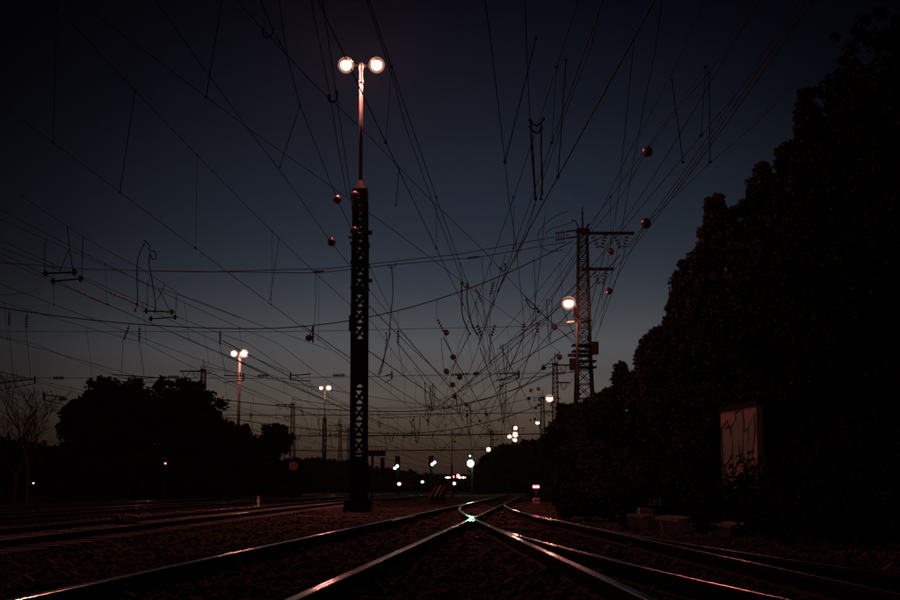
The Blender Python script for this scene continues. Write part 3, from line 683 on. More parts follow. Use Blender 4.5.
wire(PZ((752, 15, 7.3), (709, 72, 7.1), (685, 100, 7.1), (647, 151, 7), (620, 198, 7), (585, 240, 7), (525, 325, 7), (445, 410, 7)), 'long wire carrying the upper right ball')
vb = {'a': at_d(605.5, 247, 55), 'b': at_d(626, 247.5, 55), 'c': at_d(604.5, 280.5, 55)}
for (p_, q2, z_, lab) in ((vb['a'], (762, -8), 11.3, 'power line from the near mast crossarm, leftmost of the upper right bundle'), (vb['b'], (800, -4), 11.3, 'power line from the outer end of the near mast crossarm, middle of the bundle'),
                      (vb['b'] + Vector((.12, 0, .02)), (806, -2), 11.2, 'power line right beside the middle line of the bundle'), (vb['c'], (818, -8), 9.8, 'power line from the lower crossarm of the near mast, rightmost of the bundle')):
    wire(sagline(p_, at_z(q2[0], q2[1], z_), .25, 12), lab, r=.014, name='power_line', group='power lines on the mast crossarms', cat='power line')
m2 = {'a': at_d(565.6, 371.5, 115), 'b': at_d(575.5, 372, 115), 'c': at_d(565.3, 388, 115)}
for k_, lab in (('a', 'power line between the first two lattice masts, inner upper one'), ('b', 'power line between the first two lattice masts, outer upper one'), ('c', 'power line between the first two lattice masts, lower one')):
    wire(sagline(vb[k_], m2[k_], 1.0, 12), lab, r=.017, name='power_line', group='power lines on the mast crossarms', cat='power line')
wire(PZ((838, 40, 8.0), (750, 129, 7.8), (710, 163, 7.7), (672, 199, 7.7), (645.5, 223.5, 7.7), (610, 291, 7.8), (585, 345, 8)), 'thin wire carrying the lower right balls, running down beside the near lattice mast')
for (x0, y0, x1, y1, z0, lab) in ((135, 90, 120, 192, 7.1, 'dropper between two left catenary wires near the upper left'), (300, 105, 280, 167, 7.0, 'slanted dropper left of the near lamp pole'), (279, 238, 270, 297, 7.0, 'dropper left of the pinkish balls'),
                               (222, 0, 206, 97, 7.6, 'dropper coming down to the thick upper left wire'), (672, 80, 683, 162, 7.1, 'dropper right of the upper right ball'), (709, 72, 710, 162, 7.1, 'dropper between thin wires near the upper right'),
                               (399, 169, 396, 205, 7, 'short dropper right of the lamp mast cone'), (536, 38, 505, 162, 6.6, 'slanted dropper left of the hanging loops'), (566, 60, 558, 177, 6.5, 'slanted dropper right of the hanging loops')):
    a = at_z(x0, y0, z0); b = at_d(x1, y1, a.y * .985)
    if (x0, y0) == (135, 90): a = at_d(135, 90, 20.8); b = at_d(120, 192, 20.06)
    if (x0, y0) == (279, 238): a = at_d(279, 238, 33.4); b = at_d(270, 299.5, 31.8)
    if (x0, y0) == (300, 105): b = at_z(280, 167, 6.92)
    m = MB(); m.tube([a, b], .007, 4); m.ball(b, .022, 1, 6); m.ball(a, .018, 1, 6); tag(m.build('dropper_wire', WIRE), lab, 'dropper', 'droppers hanging between the wires')
# clamps and curled jumpers
def smooth(ps, n_=5):
    if len(ps) < 3: return ps
    q = [ps[0]] + ps + [ps[-1]]; o = []
    for i in range(1, len(q) - 2):
        for k in range(n_):
            t = k / n_; a, b, c, e = q[i - 1], q[i], q[i + 1], q[i + 2]
            o.append(.5 * ((2 * b) + (c - a) * t + (2 * a - 5 * b + 4 * c - e) * t * t + (3 * b - a - 3 * c + e) * t ** 3))
    return o + [ps[-1]]
def loop_wire(pts, lab, r=.016, d=None):
    ps = smooth([at_d(x, y, d) for x, y in pts]); m = MB(); m.tube(ps, r, 6); m.ball(ps[0], r * 2, 1, 6); m.ball(ps[-1], r * 2, 1, 6); tag(m.build('jumper_loop', WIRE), lab, 'jumper', 'curled jumper wires')
def arc(x0, y0, x1, y1, dip, n_=10): return [(x0 + (x1 - x0) * i / n_, y0 + (y1 - y0) * i / n_ + dip * 4 * (i / n_) * (1 - i / n_)) for i in range(n_ + 1)]
loop_wire([(263, 29), (262.5, 33), (265, 36.5), (269, 37), (272, 34.5), (273, 29)], 'small curled jumper on the diagonal wire near the top left', .012, 18)
loop_wire([(329, 96), (328.5, 99), (331, 101.5), (335, 101), (337, 97.5), (336.5, 92)], 'small curled jumper just left of the lamp pole', .014, 19)
loop_wire(arc(530, 120, 543.5, 119, 6), 'upper of two hanging jumper loops right of centre', .016, 22)
loop_wire(arc(530.5, 127, 541.5, 128, 5.5), 'lower of two hanging jumper loops right of centre', .016, 22)
loop_wire([(531, 122), (531.5, 145), (533, 165), (535.5, 199)], 'dark wire falling from the left ends of the two loops', .016, 22)
loop_wire([(541.5, 127), (541, 150), (542.5, 178), (541, 199)], 'dark wire falling from the right ends of the two loops', .013, 22)
loop_wire([(568, 211), (556, 216), (543, 226), (538, 236), (541, 246), (549, 251), (562, 250)], 'large jumper loop swinging left from the near mast head', .016, 54)
loop_wire([(573, 222), (560, 226), (551, 229), (546, 233)], 'short jumper beside the near mast head', .014, 54)
loop_wire(arc(388, 265, 396, 264, 4), 'small loop on the crosswire right of the lamp mast', .016, 44)
loop_wire([(391.5, 266), (393, 290), (390.5, 318), (388, 342), (379, 374)], 'long curved jumper hanging right of the lamp mast', .018, 44)
loop_wire([(386, 333), (386.5, 339), (388.5, 340), (390, 334)], 'little hook on the long curved jumper', .016, 44)
loop_wire([(386.5, 340), (384, 360), (381, 372)], 'second strand below the hook right of the lamp mast', .014, 44)
loop_wire([(462, 283), (466, 288), (468, 282), (467, 300), (472, 325), (477, 334)], 'twisted jumper where many wires meet, upper one', .02, 42)
loop_wire([(461.5, 283), (461.5, 303), (463, 318), (470, 334)], 'jumper hanging left of the wire knot', .02, 42)
loop_wire([(500, 268), (503, 271), (505.5, 269), (505, 264)], 'tiny hook on the diagonal wire near the centre', .018, 42)
loop_wire([(526, 300), (529, 305), (533, 309), (537, 308), (538, 312)], 'short kinked jumper above the reddish insulators', .022, 46)
loop_wire([(144, 244), (139, 255), (137, 268), (137.5, 300), (135, 311)], 'long curved jumper left of the section insulator', .011, 26)
loop_wire([(145, 241), (150, 246), (149, 250), (155, 252), (156, 258), (152, 259), (150, 254), (149, 262), (152, 280), (155, 300), (155, 310)], 'curly jumper above the right hand section insulator', .011, 26)

# section insulators: paired parallel runners hung in the contact wires
def section(pairs, hangs, d, lab):
    root = empty('section_insulator', at_d(pairs[0][0], pairs[0][1], d), lab, 'section insulator', 'section insulators on the left wires'); o_ = root.location.copy()
    for (x0, y0, x1, y1) in pairs:
        a = at_d(x0, y0, d) - o_; b = at_d(x1, y1, d * 1.01) - o_
        m = MB(); m.tube([a, b], .016, 6); m.build('runner', WIRE, root)
        for t in (.1, .9):
            p = a.lerp(b, t); m = MB(); m.box(p, (.05, .05, .11)); m.build('clamp', DARKC, root)
    for (x0, y0, x1, y1) in hangs:
        m = MB(); m.tube([at_d(x0, y0, d * 1.005) - o_, at_d(x1, y1, d * 1.005) - o_], .008, 4); m.build('hanger', WIRE, root)
section([(42, 273.5, 78, 272), (50, 281.5, 84, 278.5)], [(45, 241, 44.5, 273), (67, 227, 73, 273), (83, 237, 81.5, 279), (69, 250, 59, 272)], 22.5, 'dark section insulator with parallel bars at the far left')
section([(143, 311, 175, 312), (148, 319, 178, 317)], [(148, 280, 147, 311), (158, 288, 171, 313), (165.5, 284, 157, 300), (176.5, 295, 175.5, 318)], 28.5, 'rusty section insulator with parallel bars left of centre')
RB = mat('rusty_bar', (.16, .06, .03), .7, noise=6, col2=(.22, .09, .045))
for (x0, y0, x1, y1, lab) in ((80, 292.5, 111, 306, 'lower rusty rod spliced into the left catenary'), (111, 293, 142, 306.5, 'upper rusty rod spliced into the left catenary')):
    wire([at_z(x0, y0, 5.52), at_z(x1, y1, 5.52)], lab, r=.022, name='splice_rod', group='rusty splice rods', cat='rod', m_=RB)
for (x0, y0, x1, y1) in ((0, 228, 80, 292.5), (111, 306, 200, 345), (0, 215, 60, 235), (40, 262, 111, 293)):
    pass
wire(PZ((-5, 250, 5.52), (50, 277, 5.52), (80, 292.5, 5.52)), 'contact wire leading into the lower rusty rod')
wire(PZ((111, 306, 5.52), (160, 327, 5.52), (260, 372, 5.52), (330, 402, 5.52)), 'contact wire leaving the lower rusty rod')
wire(PZ((-5, 246, 5.6), (40, 262, 5.6), (84, 280, 5.6), (111, 293, 5.52)), 'contact wire leading into the upper rusty rod')
wire(PZ((142, 306.5, 5.52), (200, 334, 5.52), (300, 378, 5.52)), 'contact wire leaving the upper rusty rod')
wire(PZ((-5, 217, 7), (70, 250, 6.9), (150, 285, 6.9), (195, 300, 6.9), (260, 325, 7), (330, 350, 7.1)), 'thin messenger wire above the rusty rods, lower one')
wire(PZ((20, 195, 7.1), (83, 237, 7), (145, 271, 6.9), (182, 300 - 4, 6.9), (240, 318, 7)), 'thin messenger wire above the rusty rods, upper one')

MARKS = [(215, 'the slim lamp pole'), (292, 'the far mast by the small tree'), (324, 'the distant lamp mast'), (358, 'the big lamp mast'), (398, 'the left signal'), (432, 'the middle signal'), (452, 'the red post'), (472, 'the green light'), (492, 'the tiny mast with short arms'), (514, 'the far lamp cluster'), (540, 'the slender far mast'), (557, 'the second lattice mast'), (583, 'the near lattice mast')]
def hgt_s(y): return 'highest' if y < 258 else 'high' if y < 300 else 'middle' if y < 345 else 'low' if y < 400 else 'lower' if y < 425 else 'lowest'
def mark(x): return min(MARKS, key=lambda q_: abs(q_[0] - x))[1]
def hgt_w(y): return 'high over' if y < 290 else 'mid height over' if y < 345 else 'well above' if y < 405 else 'low above' if y < 430 else 'just above'
# head spans across the yard (d = 55, 115, 161)
def headspan(d, xl, xr, zt, sagz, levels, stations, lab, ins_r=.07, scale=1.0):
    root = empty('head_span', (0, 0, 0), lab, 'head span', 'head spans across the yard')
    a, zr = xr
    f_ = lambda x: sagz + (zr - sagz) * ((x - xl[2]) / (a - xl[2])) ** 2 if x > xl[2] else sagz + (xl[1] - sagz) * ((xl[2] - x) / (xl[2] - xl[0])) ** 2
    xs_ = np.linspace(xl[0], a, 40); m = MB(); m.tube([(x, d, f_(x)) for x in xs_], .024 * scale, 5); m.build('span_wire', WIRE, root)
    for z0, z1, rr in levels:
        m = MB(); m.tube([(xl[0], d, z0), (xl[0] * .3, d, z0 * .85 + z1 * .15 - .06), (a, d, z1)], rr * scale, 5); m.build('cross_wire', WIRE, root)
    for x, tilt, kind in stations:
        zt_ = f_(x); m = MB()
        if kind != 'short': m.tube([(x, d, zt_), (x, d, zt_ - .15)], .012 * scale, 4)
        top = (x, d, zt_ - (.08 if kind != 'long' else .8)); bot = (x + tilt, d, top[2] - .72)
        ins_string(m, top, bot, ins_r * scale, 5)
        if kind == 'long': m.tube([(x, d, zt_), top], .01 * scale, 4)
        m.tube([bot, (x + tilt * 2.2 + .25, d, levels[-1][0] + .1)], .012 * scale, 4)
        m.build('insulator_string', CERAM, root)
    return root
def reg_arm(x0, y0, x1, y1, d, lab='horizontal steady arm on the contact wire line', ins=None):
    a = at_d(x0, y0, d); b = at_d(x1, y1, d); root = empty('steady_arm', a, lab, 'steady arm', 'steady arms on the lower crosswire'); o_ = Vector(a); s = 1 if b.x > a.x else -1
    m = MB(); m.tube([(0, 0, 0), b - o_], .028, 6); m.bar(b - o_ + Vector((0, 0, .12)), b - o_ - Vector((0, 0, .22)), .06); m.build('arm', STEEL, root)
    m = MB(); m.tube([b - o_ - Vector((0, 0, .2)), Vector((0, -.1, -.32 * 1))], .02, 5); m.build('registration_tube', STEEL, root)
    if ins:
        m = MB(); ins_string(m, at_d(ins[0], ins[1], d) - o_, at_d(ins[2], ins[3], d) - o_, .09, 5); m.build('insulator', CERAM, root)
    return root
X55 = lambda px: GX(px, 55)
headspan(55, (X55(-120), 9.8, X55(250)), (X55(575), 11.75), 0, 7.8, [(7.68, 7.95, .011), (5.62, 5.85, .012)],
         [(X55(4), 0, ''), (X55(21.5), 0, ''), (X55(125.5), -.25, ''), (X55(136), 0, ''), (X55(217.5), .02, ''), (X55(397.5), 0, 'long'), (X55(436.5), .35, 'long'), (X55(476), .32, 'long2'), (X55(495), -.2, 'long2')],
         'nearest head span, sagging carrier wire with hanging insulators across the whole yard')
hs = at_d
for (x, y0, y1, dx) in ((476.5, 324, 337, 6), (495.5, 324, 337, -4.5), (523.5, 322, 335, -.5), (536.5, 321, 334, 1.5)):
    p = at_d(x, y0, 52); q_ = at_d(x + dx, y1, 52); m = MB(); ins_string(m, p, q_, .085, 4); m.tube([q_, at_d(x + dx * 1.6, y1 + 26, 52)], .012, 4)
    tag(m.build('insulator_string', mat('glazed_insulator', (.3, .12, .08), .3) if x > 500 else CERAM), {476.5: 'slanted insulator string at the centre, leaning right', 495.5: 'slanted insulator string leaning left, right of the first', 523.5: 'reddish lit insulator string, left one of two', 536.5: 'reddish lit insulator string nearest the side lamp'}[x], 'insulator', 'insulator strings hanging by the near mast')
# steady wires between masts
for (pts, lab) in (([(-8, 262), (90, 269.5), (200, 272), (330, 268.5), (460, 254), (569, 234.5)], 'upper thin crosswire reaching the near mast head'), ([(160, 271), (318, 273), (400, 264), (480, 257), (566, 242)], 'lower thin crosswire reaching the near mast head')):
    wire([at_d(x, y, 54) for x, y in pts], lab, r=.017)
wire([at_d(x, y, 55.5) for x, y in ((-5, 250 + 45), (25, 294), (39, 288))], 'short faint stay at the far left')
for (x, y, x2, y2, s_, lab) in ((312, 272, 325, 271, 9, 'small insulator in the crosswire left of the lamp mast'), (466, 258.5, 480, 256.5, 9, 'small insulator in the crosswire at the centre')):
    m = MB(); ins_string(m, at_d(x, y, 53.5), at_d(x2, y2, 53.5), .075, 5); tag(m.build('insulator', CERAM), lab, 'insulator', 'insulators in the crosswires')
for (pts, lab) in (([(316, 273), (315.5, 300), (314.5, 328)], 'thin hanger under the small insulator left of the lamp mast'), ([(482, 257), (483, 280), (484, 320)], 'thin hanger under the small insulator at the centre')):
    wire([at_d(x, y, 53.5) for x, y in pts], lab, r=.012)
# insulator disc near x=310
m = MB(); p = at_d(309, 338, 54); m.ball(p, .16, .9, 10); m.tube([p, at_d(313, 326, 54)], .02, 5); m.box(at_d(313, 334, 54), (.07, .07, .75)); tag(m.build('tension_weight', DARKC), 'dark round weight hanging under the head span left of the lamp mast', 'weight')
for (x0, y0, x1, y1, ins) in ((112, 374.5, 161, 378, (167, 377, 180, 377)), (224, 375.5, 243.5, 376, (256.5, 376, 270, 375.5)), (311, 374, 290.5, 375.5, (332, 375.5, 346, 375.2)), (0, 383, 35, 379, (52, 378, 65, 378)),
                             (385, 376, 392, 374, (449, 375, 470, 373.5)), (499, 373.5, 519, 373, (473, 374, 479, 373)), (496, 381, 518.5, 374, None)):
    reg_arm(x0, y0, x1, y1, 55, 'steady arm reaching across at %s of the lower crosswire' % {112: 'the big rounded tree top', 224: 'the slim lamp pole', 311: 'the left of the lamp mast', 0: 'the bare tree', 385: 'the right of the lamp mast', 499: 'the centre right', 496: 'the slanted end'}[x0], ins)
reg_arm(64, 397, 44, 395, 52, 'short dark steady arm left of the big rounded tree', (58, 399, 68, 399))
# small arms lit by the side lamp
for (pts, lab) in (([(522, 379), (560, 373.5), (577, 371)], 'reddish lit stay reaching the near mast from the left'), ([(497, 350), (545, 318), (583, 276)], 'taut stay climbing from the centre to the near mast'), ([(443, 405), (523, 333), (547, 307), (583, 250)], 'taut stay climbing to the upper part of the near mast')):
    wire([at_d(x, y, 53) for x, y in pts], lab, r=.015)
m = MB(); ins_string(m, at_d(558, 373.6, 53), at_d(565.5, 372.4, 53), .07, 4); tag(m.build('insulator', RB), 'reddish insulator on the lit stay left of the near mast', 'insulator', 'insulators in the crosswires')
for dd_, pxr, pxl, stn in ((115, 556, 120, (250, 300, 318, 340, 379, 410, 428, 460, 470, 486, 503)), (161, 543, 200, (300, 330, 352, 385, 405, 433, 452, 470, 490, 505))):
    X_ = lambda px: GX(px, dd_)
    headspan(dd_, (X_(pxl), 10.5, X_(400)), (X_(pxr), 11.6), 0, 7.8, [(7.5, 7.7, .02), (5.6, 5.75, .028)], [(X_(q_), random.choice((0, 0, .3, -.3)), random.choice(('', 'long'))) for q_ in stn],
             'second head span, small hanging insulators low above the horizon' if dd_ == 115 else 'third head span, faintest and lowest one above the horizon', .09, 1.7 if dd_ == 115 else 2.2)
    for q_ in range(int(pxl) + 60, int(pxr) - 30, 44):
        pz = 436.5 if dd_ == 115 else 450.5
        if 330 < q_ < 372: continue
        q1 = q_ + random.uniform(-6, 6); ln = random.choice((12, 16)) * 85 / dd_
        o = reg_arm(q1, pz - 3, q1 + ln, pz - 3, dd_, 'tiny steady arm, %s head span, %s %s' % ('second' if dd_ == 115 else 'third', 'left of' if q1 + 6 < [k for k, t in MARKS if t == mark(q1 + 6)][0] else 'right of', mark(q1 + 6))); tag(o, group='far steady arms low above the horizon')

# ------------------------------------------------------------------ marker balls
def mball(px, py, d, r, lab, grp='round marker balls on the wires', sq=1.05):
    p = at_d(px, py, d); root = empty('marker_ball', p, lab, 'marker ball', grp)
    m = MB(); m.ball((0, 0, 0), r, sq, 16); m.build('shell', BALLM, root, True)
    m = MB(); m.lathe([(r * 1.005, -.012), (r * 1.04, -.01), (r * 1.04, .01), (r * 1.005, .012)], (0, 0, 0), 16, 0, Matrix.Rotation(R(70), 3, 'Y')); m.build('seam_band', DARKC, root)
    return root
B = [(337.2, 199.5, 39.4, .135, 'upper one of two pinkish balls left of the lamp mast'), (331.6, 242, 39.4, .135, 'lower one of two pinkish balls left of the lamp mast'),
     (354.8, 195.5, 39.0, .145, 'ball at the top left corner of the lamp mast lattice'), (354.3, 231, 39.0, .135, 'ball in front of the lamp mast lattice, lower one'),
     (647.5, 151.5, 36, .155, 'highest ball of all, alone at the upper right'), (645.8, 223.3, 36, .15, 'large ball right of the near mast crossarm'),
     (610.5, 251.5, 52, .155, 'ball between the two crossarms of the near mast'), (609, 291, 53, .15, 'ball just below the lower crossarm of the near mast'),
     (554.5, 327.2, 60, .14, 'ball just below the lit rod left of the near mast'), (559.5, 357.2, 60, .14, 'ball above the second lattice mast'),
     (543.5, 368, 75, .14, 'ball left of the second lattice mast head'), (446.2, 332.6, 62, .15, 'ball beside the slanted insulator left of centre'),
     (453, 357, 66, .15, 'ball second from top in the centre string'), (446.3, 371.4, 66, .15, 'ball on the lower crosswire, left of centre'),
     (459.6, 377.2, 66, .15, 'ball just below the long insulator at the centre'), (452.7, 384.8, 66, .14, 'ball under the lower crosswire at the centre'),
     (454.5, 396.4, 80, .15, 'lowest of the larger centre balls')]
for b_ in B: mball(*b_)
FB = [(466.4, 404.8, 4, 'on the sagging wire right of the centre ball string'), (429.2, 407.6, 3.2, 'on the far carrier wire, right of the lamp mast'), (467, 415.2, 3.5, 'directly under the ball on the sagging wire'),
      (412.7, 420, 2.4, 'under a slanted far insulator, right of the lamp mast'), (427.5, 420, 2.6, 'below the one on the far carrier wire'), (486.5, 414.8, 3, 'hanging above the far head span, left of the lamp cluster'),
      (479.5, 421.3, 2.8, 'left of the far lamp cluster, with wires crossing it'), (499, 420.6, 2, 'just above and left of the topmost cluster lamp'), (489, 425.2, 2, 'beside the head of the tiny mast left of the cluster'),
      (412.4, 431.8, 2.2, 'on the lowest far crosswire, right of the lamp mast'), (416, 441, 2, 'in the lowest wires over the left signals'), (454.6, 441.8, 2.2, 'in the lowest wires above the large green light'),
      (538.5, 389, 4, 'topmost of the bunch left of the second lattice mast'), (531, 390.5, 4, 'upper left one of the bunch left of the second lattice mast'), (529, 398.5, 3.6, 'lower left one of the bunch left of the second lattice mast'),
      (539.6, 399.4, 4, 'beside the small warm lamp, left of the second lattice mast'), (538.5, 405, 3.2, 'just under the small warm lamp, middle of three'), (535.7, 408.2, 3, 'lowest under the small warm lamp'),
      (534.8, 419.2, 2.8, 'touching the pale greenish lamp'), (530.5, 420.2, 2, 'left of the pale greenish lamp'), (480.5, 437, 1.8, 'low between the green light and the lone warm lamp'), (445.5, 425, 1.6, 'alone in the faint wires left of centre'), (572, 405, 4.2, 'at the foot of the second lattice mast, near the trees')]
for x, y, pxs, lab in FB:
    d = 95 + (5 - pxs) * 22
    mball(x, y, d, pxs * d / F / 2, 'tiny dark ball ' + lab, 'tiny far marker balls')
# a web of faint far wires that the balls hang on
far_pts = [((400, 330), (512, 452)), ((363, 300), (470, 398)), ((360, 345), (505, 440)), ((302, 325), (450, 420)), ((620, 255), (440, 452)), ((585, 285), (430, 412)), ((575, 330), (420, 408)), ((560, 352), (480, 420)),
           ((470, 333), (440, 385)), ((500, 345), (540, 420)), ((480, 348), (512, 430)), ((415, 368), (470, 440)), ((397, 342), (452, 402)), ((443, 337), (500, 436)), ((540, 320), (505, 425)), ((524, 335), (470, 455)), ((432, 385), (424, 418)), ((445, 372), (441, 338)),
           ((292, 399), (440, 405)), ((201, 366), (480, 412)), ((430, 408), (556, 372)), ((380, 418), (540, 395)), ((223, 341), (420, 440)), ((201, 369), (420, 455)), ((219, 352), (400, 430)), ((560, 300), (583, 350)), ((521, 292), (585, 348)), ((505, 255), (478, 345)), ((545, 215), (532, 325)), ((534, 260), (536, 322))]
for i, ((x0, y0), (x1, y1)) in enumerate(far_pts):
    d0 = 58 if y0 < 360 else 90; d1_ = 62 + max(0, y1 - 330) * .9
    wire(sagline(at_d(x0, y0, d0), at_d(x1, y1, d1_), .25 if y1 - y0 > 30 else .5, 8), 'faint wire, %s to %s, %s to %s' % (mark(x0).replace('the ', ''), mark(x1).replace('the ', ''), hgt_s(y0), hgt_s(y1) + (', upper one' if x0 == 201 and y0 == 366 else '')), r=.013 + .00007 * d1_, group='faint wires of the far tangle')
for x0, y0, y1, w_, sag in ((425, 383, 416, 8, 6), (456.5, 399, 412, 5, 3), (467, 411, 434, 4, 0), (414, 417, 440, 6, 8), (388, 433, 440, 6, 5), (500, 385, 420, 6, 6), (503, 345, 372, 5, 7), (547, 300, 340, 5, 5), (430, 386, 410, 5, 0)):
    loop_wire([(x0, y0), (x0 + w_ * .1, (y0 + y1) / 2), (x0 + w_ / 2, y1 + sag * .5), (x0 + w_ * .9, (y0 + y1) / 2), (x0 + w_, y0 + 1)], 'tiny %s wire loop %s %s' % ('fairly long' if x0 == 503 else 'long' if y1 - y0 > 24 else 'short', hgt_w(y0), mark(x0)), .022, 75)

# ------------------------------------------------------------------ trees
def leaf_cloud(centres, radii, per, size, seed, flat=.8):
    r = np.random.default_rng(seed); n_ = len(centres) * per
    c = np.repeat(centres, per, 0); rr = np.repeat(radii, per)[:, None]
    dv = r.normal(size=(n_, 3)); dv /= np.linalg.norm(dv, axis=1)[:, None]; p = c + dv * rr * (r.random((n_, 1)) ** .45) * [1, 1, flat]
    a = r.normal(size=(n_, 3)); a /= np.linalg.norm(a, axis=1)[:, None]; b = np.cross(a, r.normal(size=(n_, 3))); b /= np.linalg.norm(b, axis=1)[:, None] + 1e-9
    s = (size * r.uniform(.6, 1.4, n_))[:, None]
    v = np.stack([p - a * s, p - b * s * .55, p + a * s, p + b * s * .55], 1).reshape(-1, 3)
    return v, np.arange(n_ * 4).reshape(-1, 4)
def tree(px, d, top, hw, lab, seed, n_=260, per=42, leaf=.10, low=.1, mat_=LEAF, cr=.42, grp='leafy trees along the right edge', shape=1.0, name='leafy_tree', cone=False):
    r = np.random.default_rng(seed); x = GX(px, d); H = at_d(px, top, d).z; W = hw * d / F
    root = empty(name, (x, d, -.1), lab, 'tree', grp)
    th = H * .85; pts = [(r.normal() * .05 * i, r.normal() * .05 * i, th * i / 5) for i in range(6)]
    m = MB(); m.tube(pts, [H * .018 * (1 - i / 6.5) + .02 for i in range(6)], 8)
    zc = H * (low + 1) / 2; hz = H * (1 - low) / 2
    # lobes give the uneven outline
    nl = 14 if cone else 9; lob = []
    for i in range(nl):
        t = r.random(); z = low * H + (1 - low) * H * (i + .5) / nl; k = math.sqrt(max(.05, 1 - ((z - zc * .86) / (hz * 1.2)) ** 2)) * shape if not cone else min(1.0, 1.45 * (1.03 - z / H) ** .8 + .06)
        an = r.random() * 6.28; q_ = W * k * .5; lob.append((math.cos(an) * q_, math.sin(an) * q_, z, W * k * .72, hz / nl * 2.6))
    C = []
    while len(C) < n_:
        l_ = lob[r.integers(nl)]; v = r.normal(size=3); v /= np.linalg.norm(v); u_ = r.random() ** .38
        p = (l_[0] + v[0] * l_[3] * u_, l_[1] + v[1] * l_[3] * u_, l_[2] + v[2] * l_[4] * u_)
        if .1 < p[2] < H - cr * .6: C.append(p)
    C.append((0, 0, H - cr)); nb_ = len(C)
    for j in range(int(n_ * .55)):          # twigs that stick out of the outline
        l_ = lob[r.integers(nl)]; v = r.normal(size=3) + [0, 0, .35]; v /= np.linalg.norm(v); u_ = r.uniform(1.0, 1.22)
        C.append((l_[0] + v[0] * l_[3] * u_, l_[1] + v[1] * l_[3] * u_, min(H + .2, l_[2] + v[2] * l_[4] * u_)))
    C = np.array(C)
    for i in range(14):
        q_ = C[r.integers(len(C))]; z0 = min(q_[2] * .75, th * .9); s0 = Vector((0, 0, z0)); e = Vector(q_); mid = s0.lerp(e, .5) + Vector((0, 0, .2))
        m.tube([s0, mid, e], [H * .008 + .01, H * .005 + .01, .01], 5)
    m.build('trunk', BARK, root)
    rad = r.uniform(.55, 1.15, len(C)) * cr; rad[nb_:] *= .62
    v, f = leaf_cloud(C, rad, per, leaf, seed + 99, 1.0)
    o = np_mesh('crown', v, f, mat_, 4, parent=root)
    return root
TR = [(945, 26, 5, 125, 'tallest tree at the right edge of the picture', 420), (862, 29, 80, 66, 'tall tree whose edge stands against the sky at the upper right', 420), (820, 33, 98, 44, 'tall tree with a spiky tip on the upper right skyline', 320), (795, 35, 150, 50, 'tree next down the slope of the right skyline', 340),
      (762, 38, 172, 50, 'tree in the upper middle of the right skyline', 320), (722, 42, 200, 44, 'tree with bushy tip on the middle of the right skyline', 300), (690, 45, 268, 44, 'rounded tree halfway down the right skyline', 300),
      (655, 50, 335, 32, 'lower bushy tree right of the near lattice mast', 240), (674, 44, 310, 34, 'broad tree in front of the lower slope of the right skyline', 300), (622, 56, 368, 34, 'low tree right behind the near lattice mast', 220),
      (596, 70, 398, 26, 'low tree just left of the near lattice mast foot', 200), (573, 90, 408, 22, 'small tree at the foot of the second lattice mast', 180),
      (850, 40, 130, 60, 'dark filler tree deep in the right hand wood, upper part', 320), (785, 45, 240, 66, 'dark broad tree deep inside the right hand wood', 380), (900, 36, 120, 70, 'dark tree behind the tallest right edge tree', 320), (606, 50, 396, 26, 'low tree in front of the near lattice mast, hiding its right leg', 200), (580, 52, 410, 24, 'lowest tree in front of the near lattice mast, hiding its foot', 180), (712, 54, 330, 50, 'dark broad tree behind the rounded one', 320)]
for i, (px_, d_, tp, hw_, lab, nn) in enumerate(TR):
    tree(px_, d_, tp, hw_, lab, 100 + i, int(nn * 1.9), 80, .04 + d_ * .0008, .04, LEAF if i % 3 else LEAF2, .17 + d_ * .003, cone=i in (1, 2, 3, 4, 5, 6, 7, 8, 9))
def bush(px, d, h, wd, lab, seed, n_=60, per=60, leaf=.05, mat_=LEAF, grp='bushes at the foot of the right hand trees', name='bush'):
    r = np.random.default_rng(seed); root = empty(name, (GX(px, d), d, .05), lab, 'bush', grp)
    C = []
    while len(C) < n_:
        v = r.normal(size=3); v /= np.linalg.norm(v); u_ = r.random() ** .4
        p = (v[0] * wd * u_, v[1] * wd * .8 * u_, abs(v[2]) * h * u_ * .9 + .05); C.append(p)
    C = np.array(C); v, f = leaf_cloud(C, r.uniform(.5, 1.2, len(C)) * h * .22, per, leaf, seed + 5)
    m = MB()
    for i in range(9):
        q_ = C[r.integers(len(C))]; m.tube([(0, 0, -.1), Vector(q_) * .5 + Vector((0, 0, .05)), q_], [.025, .018, .006], 4)
    m.build('stems', BARK, root); np_mesh('foliage', v, f, mat_, 4, parent=root)
    return root
BU = [(575, 60, 1.5, 1.6), (600, 52, 1.8, 1.8), (628, 44, 2.0, 1.9), (655, 38, 1.9, 1.7), (682, 33, 1.7, 1.5), (705, 29, 1.35, 1.2), (738, 23.6, .72, 1.0), (775, 22, 1.3, 1.2), (815, 20.5, 1.7, 1.4), (862, 19, 1.9, 1.5), (905, 17.5, 2.0, 1.4), (700, 26.5, .8, .9), (640, 30, .7, .9), (606, 40, .6, .9), (725, 20.5, .5, .8), (790, 17.5, .55, .8), (850, 15.5, .6, .8), (660, 29, 1.0, 1.0), (774, 27.6, 2.6, .7), (700, 27.8, 1.9, .8)]
BL = ['below the second lattice mast', 'at the foot of the near lattice mast', 'just right of the near lattice mast', 'a third of the way to the hut', 'halfway between near mast and hut', 'just left of the hut', 'in front of the painted wall', 'just right of the hut', 'well right of the hut', 'near the right edge', 'at the right edge, tallest', 'above the concrete ducts', 'behind the pale block', 'beside the double red light', 'low, in front of the hut bush', 'low, right of the long duct', 'lowest, at the lower right', 'behind the number plate', 'tall and thin, hiding the hut corner', 'against the left side of the hut']
